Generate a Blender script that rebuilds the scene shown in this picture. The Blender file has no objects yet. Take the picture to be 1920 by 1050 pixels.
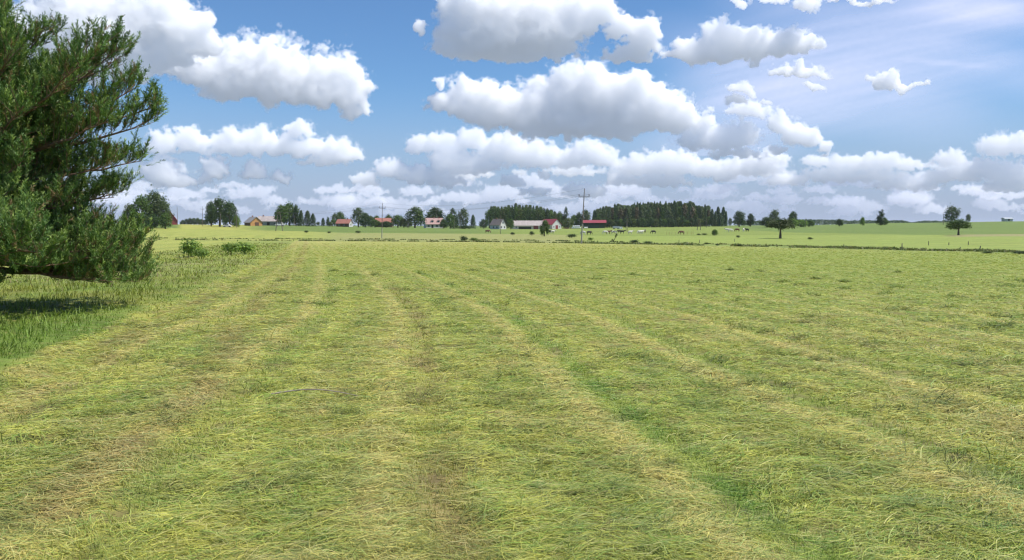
import bpy, bmesh, math, random
import numpy as np
from mathutils import Vector, Matrix

# ------------------------------------------------------------------ camera
S = bpy.context.scene
FPX, HORIZON, CAM_Z = 1450.0, 422.0, 1.9           # focal length in photo pixels, eye level row, eye height
PITCH = math.atan((525 - HORIZON) / FPX)
cam = bpy.data.objects.new("camera", bpy.data.cameras.new("camera"))
S.collection.objects.link(cam)
cam.location = (0, 0, CAM_Z)
cam.rotation_euler = (math.pi / 2 - PITCH, 0, 0)
cam.data.sensor_width = 36
cam.data.lens = 36 * FPX / 1920
cam.data.clip_start = 0.1
cam.data.clip_end = 90000
S.camera = cam

# ------------------------------------------------------------------ sun, view
SUN_EL, SUN_AZ = math.radians(60), math.radians(98)   # azimuth clockwise from +Y (the view), so to the right, a little behind
sun = bpy.data.objects.new("sun", bpy.data.lights.new("sun", 'SUN'))
S.collection.objects.link(sun)
sun.data.energy = 5.0
sun.data.angle = math.radians(0.53)
sun.data.color = (1.0, 0.95, 0.87)
sd = Vector((math.sin(SUN_AZ) * math.cos(SUN_EL), math.cos(SUN_AZ) * math.cos(SUN_EL), math.sin(SUN_EL)))
sun.rotation_euler = sd.to_track_quat('Z', 'Y').to_euler()
sun.location = sd * 50
S.view_settings.view_transform = 'Standard'
S.view_settings.look = 'None'
S.view_settings.exposure = 0.2
S.view_settings.gamma = 1.0
S.render.resolution_x, S.render.resolution_y = 1024, 560
S.render.engine = 'CYCLES'
S.cycles.use_denoising = True
S.cycles.max_bounces = 6
S.cycles.diffuse_bounces = 3
S.cycles.transparent_max_bounces = 96
S.cycles.use_adaptive_sampling = True
S.cycles.adaptive_threshold = 0.02
S.cycles.pixel_filter_type = 'BLACKMAN_HARRIS'
S.cycles.filter_width = 1.3

# ------------------------------------------------------------------ node helpers
class NT:
    """A tiny expression builder over a node tree."""
    def __init__(s, tree): s.t = tree
    def put(s, sock, v):
        if isinstance(v, bpy.types.NodeSocket): s.t.links.new(v, sock)
        elif v is not None: sock.default_value = v
    def m(s, op, a, b=None, c=None, clamp=False):
        n = s.t.nodes.new('ShaderNodeMath'); n.operation = op; n.use_clamp = clamp
        for k, v in enumerate((a, b, c)):
            if v is not None: s.put(n.inputs[k], v)
        return n.outputs[0]
    def v(s, op, a, b=None, c=None, scale=None):
        n = s.t.nodes.new('ShaderNodeVectorMath'); n.operation = op
        for k, x in enumerate((a, b, c)):
            if x is not None: s.put(n.inputs[k], x)
        if scale is not None: s.put(n.inputs['Scale'], scale)
        return n.outputs['Value'] if op in ('LENGTH', 'DOT_PRODUCT', 'DISTANCE') else n.outputs[0]
    def comb(s, x, y, z=0.0):
        n = s.t.nodes.new('ShaderNodeCombineXYZ')
        for k, a in enumerate((x, y, z)): s.put(n.inputs[k], a)
        return n.outputs[0]
    def sep(s, a):
        n = s.t.nodes.new('ShaderNodeSeparateXYZ'); s.put(n.inputs[0], a); return n.outputs
    def ramp(s, x, lo, hi, a=0.0, b=1.0, smooth=True):
        n = s.t.nodes.new('ShaderNodeMapRange'); n.interpolation_type = 'SMOOTHSTEP' if smooth else 'LINEAR'
        for k, y in enumerate((x, lo, hi, a, b)): s.put(n.inputs[k], y)
        return n.outputs[0]
    def mix(s, f, a, b):
        n = s.t.nodes.new('ShaderNodeMix'); n.data_type = 'RGBA'
        s.put(n.inputs[0], f)
        for k, y in ((6, a), (7, b)):
            if not isinstance(y, bpy.types.NodeSocket): y = (*y[:3], 1)
            s.put(n.inputs[k], y)
        return n.outputs[2]
    def noise(s, vec, scale, detail=4, rough=0.55, lac=2.0, dist=0.0, dims='3D', color=False, kind='FBM'):
        n = s.t.nodes.new('ShaderNodeTexNoise'); n.noise_dimensions = dims; n.noise_type = kind
        s.put(n.inputs['Vector'], vec); s.put(n.inputs['Scale'], scale); n.inputs['Detail'].default_value = detail
        n.inputs['Roughness'].default_value = rough; n.inputs['Lacunarity'].default_value = lac
        n.inputs['Distortion'].default_value = dist
        return n.outputs[1 if color else 0]
    def bg(s, col):
        n = s.t.nodes.new('ShaderNodeBackground'); s.put(n.inputs[0], col); return n.outputs[0]
    def mixsh(s, f, a, b):
        n = s.t.nodes.new('ShaderNodeMixShader'); s.put(n.inputs[0], f); s.put(n.inputs[1], a); s.put(n.inputs[2], b)
        return n.outputs[0]

def lin(r, g, b):                                   # sRGB 0..255 -> linear
    return tuple((c / 255 / 12.92) if c <= 10 else ((c / 255 + 0.055) / 1.055) ** 2.4 for c in (r, g, b))

# ------------------------------------------------------------------ numpy noise
def _hash(ix, iy, seed):
    h = (ix.astype(np.int64) * 374761393 + iy.astype(np.int64) * 668265263 + seed * 974634777) & 0xffffffff
    h = ((h ^ (h >> 13)) * 1274126177) & 0xffffffff
    h = ((h ^ (h >> 16)) * 2246822519) & 0xffffffff
    return ((h ^ (h >> 15)) & 0xffffff) / float(0xffffff)
def perlin(x, y, seed=0):
    ix, iy = np.floor(x), np.floor(y); fx, fy = x - ix, y - iy
    u, v = fx * fx * fx * (fx * (fx * 6 - 15) + 10), fy * fy * fy * (fy * (fy * 6 - 15) + 10)
    def g(ox, oy):
        a = _hash(ix + ox, iy + oy, seed) * 2 * np.pi
        return np.cos(a) * (fx - ox) + np.sin(a) * (fy - oy)
    a, b, c, d = g(0, 0), g(1, 0), g(0, 1), g(1, 1)
    return ((a + (b - a) * u) * (1 - v) + (c + (d - c) * u) * v) * 1.5
def fbm(x, y, oct=5, rough=0.5, seed=0):
    s, amp, tot = 0, 1, 0
    for k in range(oct):
        s = s + amp * perlin(x, y, seed + k * 17); tot += amp; amp *= rough; x, y = x * 2.03 + 11.3, y * 2.03 - 7.7
    return s / tot
def worley(x, y, seed=0):
    ix, iy = np.floor(x), np.floor(y); best = np.full(x.shape, 9.0)
    for ox in (-1, 0, 1):
        for oy in (-1, 0, 1):
            cx, cy = ix + ox, iy + oy
            d = (cx + _hash(cx, cy, seed) - x) ** 2 + (cy + _hash(cx, cy, seed + 5) - y) ** 2
            best = np.minimum(best, d)
    return np.sqrt(best)
def sstep(x, a, b):
    t = np.clip((x - a) / (b - a), 0, 1); return t * t * (3 - 2 * t)

# ------------------------------------------------------------------ mesh helpers
def new_obj(name, me, mats=(), parent=None, **props):
    o = bpy.data.objects.new(name, me); S.collection.objects.link(o)
    if me is not None:
        for m in (mats if isinstance(mats, (list, tuple)) else (mats,)): me.materials.append(m)
    if parent is not None: o.parent = parent
    for k, v in props.items(): o[k] = v
    return o
def mesh_np(name, verts, faces, smooth=False, attrs=None, matidx=None):
    """verts (n,3) float, faces (m,3|4) int"""
    me = bpy.data.meshes.new(name)
    verts = np.asarray(verts, np.float32); faces = np.asarray(faces, np.int32); k = faces.shape[1]
    me.vertices.add(len(verts)); me.vertices.foreach_set('co', verts.ravel())
    me.loops.add(faces.size); me.loops.foreach_set('vertex_index', faces.ravel())
    me.polygons.add(len(faces)); me.polygons.foreach_set('loop_start', np.arange(0, faces.size, k, dtype=np.int32))
    me.polygons.foreach_set('use_smooth', np.full(len(faces), smooth))
    if matidx is not None: me.polygons.foreach_set('material_index', np.asarray(matidx, np.int32))
    for nm, (typ, arr) in (attrs or {}).items():
        a = me.attributes.new(nm, typ, 'POINT')
        a.data.foreach_set('color' if typ == 'FLOAT_COLOR' else 'value', np.asarray(arr, np.float32).ravel())
    me.update(calc_edges=True)
    return me
def material(name):
    m = bpy.data.materials.new(name); m.use_nodes = True; m.node_tree.nodes.clear()
    t = m.node_tree; out = t.nodes.new('ShaderNodeOutputMaterial'); return m, NT(t), out
def attr(N, name, fac=True):
    n = N.t.nodes.new('ShaderNodeAttribute'); n.attribute_name = name; return n.outputs['Fac' if fac else 'Color']

# ------------------------------------------------------------------ sky
def ray_dir(px, py):
    """photo pixel -> unit direction from the camera"""
    px, py = np.asarray(px, float), np.asarray(py, float)
    a, b = px - 960, 525 - py
    d = np.stack([a, FPX * math.cos(PITCH) + b * math.sin(PITCH), b * math.cos(PITCH) - FPX * math.sin(PITCH)], -1)
    return d / np.linalg.norm(d, axis=-1, keepdims=True)

def build_world():
    w = bpy.data.worlds.new("World"); S.world = w; w.use_nodes = True
    t = w.node_tree; t.nodes.clear(); N = NT(t)
    out = t.nodes.new('ShaderNodeOutputWorld'); b = t.nodes.new('ShaderNodeBackground')
    tc = t.nodes.new('ShaderNodeTexCoord').outputs['Generated']
    sky = t.nodes.new('ShaderNodeTexSky'); sky.sky_type = 'NISHITA'; sky.sun_disc = False
    sky.sun_elevation = SUN_EL; sky.sun_rotation = SUN_AZ
    sky.air_density = 1.0; sky.dust_density = 0.6; sky.ozone_density = 2.0; sky.altitude = 0
    z = N.sep(tc)[2]
    col = N.v('MULTIPLY', sky.outputs[0], SKY_TINT)
    # air near the horizon scatters a pale lavender
    hz = N.ramp(z, -0.01, 0.19, 0.85, 0.0)
    col = N.mix(hz, col, tuple(c / SKY_STRENGTH for c in HORIZON_COL))
    N.put(b.inputs[0], col); b.inputs[1].default_value = SKY_STRENGTH
    t.links.new(b.outputs[0], out.inputs[0])
    w.cycles.sampling_method = 'MANUAL'; w.cycles.sample_map_resolution = 256
SKY_STRENGTH = 0.11
SKY_TINT = (0.60, 0.84, 1.08)
HORIZON_COL = lin(160, 171, 203)
build_world()

def cloud_material():
    m, N, out = material("cloud_vapour")
    al = attr(N, 'cover')
    di = N.t.nodes.new('ShaderNodeBsdfDiffuse'); di.inputs[0].default_value = (0.93, 0.93, 0.93, 1)
    tl = N.t.nodes.new('ShaderNodeBsdfTranslucent'); tl.inputs[0].default_value = (0.90, 0.91, 0.93, 1)
    tr = N.t.nodes.new('ShaderNodeBsdfTransparent')
    N.t.links.new(N.mixsh(al, tr.outputs[0], N.mixsh(0.30, di.outputs[0], tl.outputs[0])), out.inputs[0])
    return m
CLOUD_MAT = cloud_material()
K_BASE = 0.40
def cloud_patch(px, py, D, H, dist, name, sc, amax=0.98, soft=0.55, blur=2):
    """px, py grids (photo pixels), D density, H bulge in photo pixels; a real body of vapour that far away"""
    d = ray_dir(px, py)
    per_px = dist / FPX
    r = dist - H * 0.8 * per_px
    co = d * r[..., None] + np.array([0, 0, CAM_Z])
    ny, nx = px.shape
    H = np.where(D > 0, H, 0)
    back = (dist + H * 0.8 * per_px)[..., None] * d + np.array([0, 0, CAM_Z])
    idx = np.arange(nx * ny).reshape(ny, nx)
    q = np.stack([idx[1:, :-1], idx[1:, 1:], idx[:-1, 1:], idx[:-1, :-1]], -1).reshape(-1, 4)
    q = q[H.ravel()[q].max(1) > 0.6]
    flat = H.ravel() <= 0.6
    # border vertices are shared by the two shells
    cnt = np.bincount(q.ravel(), minlength=nx * ny)
    border = (cnt < 4)
    mid = (dist * d + np.array([0, 0, CAM_Z])).reshape(-1, 3)
    fr = np.where(border[:, None], mid, co.reshape(-1, 3)); bk = back.reshape(-1, 3)
    bi = np.where(border, np.arange(nx * ny), np.arange(nx * ny) + nx * ny)
    V = np.concatenate([fr, bk]); F = np.concatenate([q, bi[q][:, ::-1]])
    used = np.unique(F); remap = np.zeros(len(V), np.int32); remap[used] = np.arange(len(used))
    me = mesh_np(name, V[used], remap[F], False)
    m, N, out = material("cloud_vapour")
    vs = N.t.nodes.new('ShaderNodeVolumeScatter'); vs.inputs['Color'].default_value = (.992, .992, .994, 1)
    vs.inputs['Density'].default_value = DENS * amax / per_px; vs.inputs['Anisotropy'].default_value = 0.0
    N.t.links.new(vs.outputs[0], out.inputs['Volume'])
    return new_obj(name, me, m, kind='structure')
DENS = 0.115
S.cycles.volume_bounces = 36; S.cycles.max_bounces = 38
def cloud_group(items, seed, step=2.0, thin=1.0):
    A = np.array(items, float)
    x0, x1 = (A[:, 0] - A[:, 2]).min() - 30, (A[:, 0] + A[:, 2]).max() + 30
    y0, y1 = (A[:, 1] - A[:, 3]).min() - 25, (A[:, 1] + A[:, 3] * K_BASE).max() + 22
    px, py = np.meshgrid(np.arange(x0, x1, step), np.arange(y0, min(y1, 412), step))
    yb = np.median(A[:, 1])
    far = 1.0 + 1.3 * sstep(yb, 190, 350)                       # farther heaps have finer texture
    wx = px + 26 / far * fbm(px / 46 * far, py / 46 * far, 3, .5, seed + 1) + 7 / far * fbm(px / 12 * far, py / 12 * far, 3, .55, seed + 3)
    wy = py + 22 / far * fbm(px / 40 * far + 9, py / 40 * far, 3, .5, seed + 2) + 6 / far * fbm(px / 11 * far, py / 11 * far + 5, 3, .55, seed + 4)
    pf = 0.55 - worley(wx / 34 * far, wy / 30 * far, seed)
    pf2 = 0.5 - worley(wx / 14 * far, wy / 12.5 * far, seed + 9)
    fn = fbm(px / 22 * far, py / 18 * far, 6, .60, seed + 5)
    pf0 = 0.55 - worley(wx / 72 * far + .3 * fn, wy / 58 * far, seed + 13)
    tex = pf * 0.50 + pf2 * 0.26 + fn * 0.62
    D = np.full(px.shape, -9.0); H = np.zeros(px.shape)
    W = np.zeros(px.shape); Hs = np.zeros(px.shape)
    for (cx, cy, rx, ry, br) in items:
        ex, ey = (wx - cx) / rx, (cy - wy) / ry
        eyl = np.where(ey < 0, -ey / K_BASE, ey)
        L2 = ex * ex + eyl * eyl
        T = 1 - L2
        D = np.logaddexp(D * 7, T * 7) / 7
        h = (0.75 * min(rx, ry) + 4) * np.sqrt(np.maximum(T + tex * 0.35, 0)) * (0.45 + 0.75 * br)
        H = np.logaddexp(H * .16, h * .16) / .16
    D = D + tex * 1.05 + 0.32 * fbm(px / 8 * far, py / 7 * far, 4, .7, seed + 21)
    H = H + (pf0 * 16 + pf * 11 + pf2 * 6.5 + fn * 11) / far * sstep(D, 0.05, .7)
    H = H * sstep(D, -0.05, 0.5)
    for _ in range(2):
        P = np.pad(H, 1, mode='edge'); H = (P[:-2, 1:-1] + P[2:, 1:-1] + P[1:-1, :-2] + P[1:-1, 2:] + 4 * H) / 8
    row = np.median(A[:, 1] + 10)
    dist = min(1400 / max(math.tan(math.atan((HORIZON - row) / FPX)), 0.03), 40000)
    hz = 1.0 - 0.55 * sstep(row, 210, 380)                     # air between us and the far heaps
    body = cloud_patch(px, py, D, H * 0.8, dist, 'cloud', seed, hz * thin)
    # torn, see-through vapour round the dense body
    Dh = D + .34 + .55 * fbm(px / 13 * far, py / 10 * far, 5, .66, seed + 41)
    rim = cloud_patch(px, py, Dh, (H + 13 / far) * sstep(Dh, 0, .45), dist, 'fringe', seed, hz * thin * .20)
    rim.parent = body; del rim['kind']
    return body
CLOUD_GROUPS = [
  # far left, grey and large
  [(150,75,150,120,.25),(265,50,100,85,.2),(330,60,62,60,.25),(365,42,34,26,.3),(200,128,140,60,.3),(60,110,120,90,.2),(300,104,86,50,.2),(372,92,46,36,.2)],
  # long heap left of centre
  [(285,118,42,26,.5),(335,122,62,45,.5),(400,138,70,62,.5),(455,150,72,82,.55),(515,158,62,92,.6),(560,168,60,52,.5),(608,172,52,78,.6),(652,180,38,84,.6),(500,172,120,36,.3),(625,188,62,30,.3)],
  # top centre
  [(868,50,52,88,.35),(935,70,95,95,.4),(905,96,90,42,.3),(1010,66,85,80,.45),(985,100,95,34,.25),(1078,44,62,62,.4),(1120,22,36,28,.45),(1168,60,34,34,.45),(1207,84,40,48,.5),(1180,108,42,24,.45),(1232,66,18,22,.5),(785,56,11,20,.4)],
  # centre
  [(824,196,22,16,.5),(822,158,9,14,.5),(862,200,46,50,.5),(905,206,54,56,.55),(962,222,72,60,.5),(1012,214,56,66,.6),(1062,190,46,66,.75),(1105,182,50,70,.8),(1150,190,50,58,.7),(1080,226,100,62,.5),(1190,212,56,72,.6),(1232,206,40,58,.55),(1276,222,36,42,.5),(1090,246,130,34,.1),(1215,238,70,26,.3),(1208,160,22,20,.5)],
  # upper right
  [(1270,108,34,12,.6),(1312,104,50,32,.7),(1350,96,46,58,.8),(1400,98,60,44,.65),(1452,90,56,36,.65),(1502,86,40,30,.6),(1388,4,20,8,.6),(1512,16,26,22,.5),(1450,0,36,8,.5),(1610,2,60,8,.4)],
  # group right of centre
  [(1296,238,34,32,.4),(1326,232,20,26,.9),(1345,268,76,34,.45),(1390,262,36,34,.5),(1402,212,40,26,.3),(1462,240,26,34,.55),(1488,262,28,34,.5),(1525,262,20,22,.5),(1546,280,15,16,.6),(1456,284,22,10,.55),(1380,290,50,10,.3),],
  # small ones right of the top
  [(1500,138,56,18,.4),(1498,126,14,12,.7),(1668,156,22,30,.6),(1718,160,34,9,.5),(1640,158,16,12,.4),(1692,160,24,10,.4)],
  [(1390,170,24,14,.1),(1525,167,28,10,.1),(1376,196,16,10,.1),(1440,192,20,12,.15)],
  # left rows
  [(306,276,36,34,.5),(352,270,36,32,.5),(398,272,34,20,.45),(440,272,42,34,.6),(484,272,36,36,.6),(532,280,50,30,.55),(582,282,44,28,.55),(628,290,42,34,.5),(664,296,22,18,.45),(560,246,32,20,.5),(478,284,120,16,.3),(300,330,40,42,.55),(402,322,28,32,.6),(474,328,28,28,.65),(604,306,46,12,.4),(345,344,60,14,.4),(530,336,24,18,.5)],
  # centre rows
  [(790,276,32,26,.6),(826,272,34,26,.6),(880,270,36,30,.6),(842,310,44,42,.7),(886,316,60,26,.6),(948,288,54,38,.6),(1000,300,66,38,.6),(1060,306,56,22,.4),(1096,292,42,32,.6),(1130,300,32,28,.5),(736,322,34,26,.65),(686,340,26,20,.65),(790,334,50,26,.6),(840,344,40,16,.55),(960,344,22,18,.6),(1000,362,30,10,.7),(1095,362,40,22,.7),(1018,330,16,12,.6),(1210,318,54,32,.6),(1262,316,56,36,.65),(1322,322,46,26,.55),(1360,330,26,24,.5),(1240,344,60,16,.5),(1165,340,34,16,.5),(1400,318,60,26,.4),(1440,300,40,22,.4)],
  # right rows
  [(1532,306,30,16,.7),(1586,308,52,18,.7),(1650,308,56,22,.7),(1700,312,32,16,.6),(1600,332,110,24,.2),(1782,302,34,24,.5),(1880,280,50,32,.65),(1925,280,40,32,.7),(1850,322,60,26,.5),(1900,332,70,30,.4),(1780,334,60,18,.4),(1700,350,70,14,.4),(1480,340,40,18,.4),(1900,352,60,14,.5)],
]
for gi, g in enumerate(CLOUD_GROUPS):
    cloud_group(g, 100 + gi * 31)
def horizon_clouds():
    """small flat heaps crowding toward the horizon"""
    rg = np.random.default_rng(5)
    for row0, row1, nn, sz, amt in ((310, 338, 36, 1.0, .7), (334, 358, 60, .9, .6), (356, 380, 76, .8, .5), (378, 402, 96, .7, .45)):
        items = []
        for _ in range(nn):
            cy = rg.uniform(row0, row1); cx = rg.uniform(-140, 2060)
            if row0 < 340 and rg.random() > (.35 if cx < 1150 else .9): continue
            rx = rg.uniform(14, 62) * sz; items.append((cx, cy, rx, rx * rg.uniform(.20, .42) + 2, rg.uniform(.3, .7)))
        cloud_group(items, int(row0), 2.0, amt)
horizon_clouds()
def veil():
    """a thin high sheet of cirrus, eight kilometres up"""
    px, py = np.meshgrid(np.arange(700, 2100, 7.0), np.arange(-120, 380, 5.0))
    a = np.zeros(px.shape)
    for (cx, cy, rx, ry, ang, s_) in VEIL:
        t = math.radians(-ang); dx, dy = px - cx, cy - py
        u, v = (dx * math.cos(t) + dy * math.sin(t)) / rx, (dy * math.cos(t) - dx * math.sin(t)) / ry
        val = s_ * sstep(np.sqrt(u * u + v * v), 1.25, 0.15)
        a = 1 - (1 - a) * (1 - val)
    t = math.radians(12)
    uu, vv = px * math.cos(t) - py * math.sin(t) * -1, py * math.cos(t) + px * math.sin(t)
    st = fbm(uu / 420, vv / 30, 6, .6, 77)
    a = np.clip(a * (0.95 + .55 * st), 0, .9)
    d = ray_dir(px, py); dist = 8000 / np.maximum(d[..., 2], 0.06)
    co = d * dist[..., None]
    ny, nx = px.shape; idx = np.arange(nx * ny).reshape(ny, nx)
    q = np.stack([idx[1:, :-1], idx[1:, 1:], idx[:-1, 1:], idx[:-1, :-1]], -1).reshape(-1, 4)
    q = q[a.ravel()[q].max(1) > 0.004]
    me = mesh_np('cirrus', co.reshape(-1, 3), q, True, {'cover': ('FLOAT', a.ravel())})
    m, N, out = material("cirrus_ice")
    tl = N.t.nodes.new('ShaderNodeBsdfTranslucent'); tl.inputs[0].default_value = (0.46, 0.48, 0.58, 1)
    tr = N.t.nodes.new('ShaderNodeBsdfTransparent')
    N.t.links.new(N.mixsh(attr(N, 'cover'), tr.outputs[0], tl.outputs[0]), out.inputs[0])
    return new_obj('thin_cloud', me, m, kind='structure')
VEIL = [(1540,150,330,90,14,.50),(1430,190,200,75,5,.52),(1600,130,260,60,12,.35),(1700,75,360,75,13,.55),(1830,18,230,50,6,.75),
        (1350,270,170,80,0,.35),(1770,118,100,7,5,.35)]
veil()
# ------------------------------------------------------------------ terrain
T_D = np.array([60, 100, 142, 200, 300, 450, 600, 1000, 3000], float)
T_COL = np.array([-400, 0, 300, 500, 700, 1000, 1200, 1450, 1700, 1920, 2400], float)
T_ROW = np.array([
 [484, 467, 459, 450, 438, 421, 416, 420, 421],
 [484, 466, 458, 449, 436, 422, 418, 421, 422],
 [483.8, 466, 458, 449, 434, 420.5, 421.5, 423, 422.5],
 [483.6, 465.5, 457.5, 449, 436, 424, 421.5, 422.5, 422.5],
 [483.6, 465, 456.5, 449, 437.5, 427.5, 425, 424, 423],
 [483.6, 465, 456.5, 448.5, 438.5, 432.5, 429.5, 425.5, 423.5],
 [483.6, 465.5, 457, 449, 439, 432, 427, 424.5, 423],
 [483.8, 466, 457, 448, 436.5, 427, 423.5, 422.5, 422.5],
 [484, 466, 455, 445, 433, 423, 418, 420, 422],
 [484, 464, 450.5, 441, 431, 420, 415, 419, 421.5],
 [484, 462, 447, 437, 427, 416, 412, 418, 421]])
T_Z = CAM_Z - T_D[None, :] * np.tan(np.arctan((T_ROW - 525) / FPX) + PITCH)
def _pchip(xs, ys, x):                              # smooth interpolation along the last axis (catmull-like)
    i = np.clip(np.searchsorted(xs, x) - 1, 0, len(xs) - 2)
    h = xs[i + 1] - xs[i]; t = np.clip((x - xs[i]) / h, 0, 1)
    sl = np.gradient(ys, xs, axis=-1)
    return i, t, h, sl
TL = np.log(T_D)
def terrain(X, Y):
    X, Y = np.asarray(X, float), np.asarray(Y, float)
    D = np.maximum(Y, 1.0)
    col = np.clip(960 + FPX * X / np.maximum(np.abs(Y), np.abs(X) * .4 + .01), T_COL[0], T_COL[-1])
    j = np.clip(np.searchsorted(T_COL, col) - 1, 0, len(T_COL) - 2)
    f = (col - T_COL[j]) / (T_COL[j + 1] - T_COL[j]); f = f * f * (3 - 2 * f)
    R = np.clip(np.maximum(np.hypot(X, Y) * .75, D), 60, 3000); L = np.log(R)
    i = np.clip(np.searchsorted(TL, L) - 1, 0, len(TL) - 2); h = TL[i + 1] - TL[i]; t = (L - TL[i]) / h
    sl = np.gradient(T_Z, TL, axis=1)
    def her(jj):
        a, b, ma, mb = T_Z[jj, i], T_Z[jj, i + 1], sl[jj, i] * h, sl[jj, i + 1] * h
        return (2*t**3 - 3*t*t + 1) * a + (t**3 - 2*t*t + t) * ma + (3*t*t - 2*t**3) * b + (t**3 - t*t) * mb
    far = her(j) * (1 - f) + her(j + 1) * f
    near = -0.0108 * np.clip(D, 0, 80)
    w = sstep(D, 55, 80)
    return near * (1 - w) + far * w
def ground_hit(px, py, dmin=3.0):
    """the point of the ground first seen at a photo pixel"""
    d = ray_dir(px, py); d = d / d[1]
    Ds = np.exp(np.linspace(math.log(dmin), math.log(3000), 3000))
    z = CAM_Z + Ds * d[2]; g = terrain(d[0] * Ds, Ds)
    k = np.argmax(z <= g)
    if not (z <= g).any(): k = np.argmin(z - g)
    return float(d[0] * Ds[k]), float(Ds[k]), float(g[k])
def at(px, D):
    """the ground point at depth D under photo column px"""
    x = (px - 960) / FPX * D * math.cos(PITCH)
    return x, D, float(terrain(x, D))

# swaths: s counts metres across them; they bend to the left with distance
G_Y = np.array([0, 4.7, 7, 10.5, 18, 30, 60, 159, 400]); G_X = np.array([2.2, 1.83, 1.45, 0.95, 0.0, -2.6, -10, -37, -105])
def swath_s(X, Y): return X - np.interp(Y, G_Y, G_X)
VERGE_Y = np.array([0, 9, 10.9, 14, 18, 30, 60, 159, 260]); VERGE_X = np.array([-5.4, -6.3, -6.9, -7.9, -8.9, -11.6, -19.0, -45.0, -72])
def verge(X, Y):
    """positive = metres left of the mown field's edge, in the unmown verge"""
    return np.interp(Y, VERGE_Y, VERGE_X) - X
def edge_of(points):
    p = np.array(points, float); D = np.array([ground_hit(a, b)[1] for a, b in p])
    return lambda col: np.interp(col, p[:, 0], D)
E_FIELD = edge_of([(-300,449.5),(300,450),(550,451.8),(700,452.6),(1000,455.2),(1200,458.5),(1450,464),(1700,470),(1920,475),(2200,481)])
E_DITCH = edge_of([(-300,446),(300,446.5),(550,448.3),(700,449),(1000,451),(1200,455),(1450,461),(1700,467),(1920,472),(2200,478)])
E_MID = edge_of([(-300,426),(300,427.5),(450,431),(560,433.5),(640,436.5),(1000,439),(1100,441.5),(1300,442.5),(1450,441),(1700,440.5),(1920,439),(2200,439)])
E_CROP = edge_of([(900,431),(1380,431.5),(1500,436.5),(1700,440.3),(1920,438.7),(2200,438)])

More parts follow.
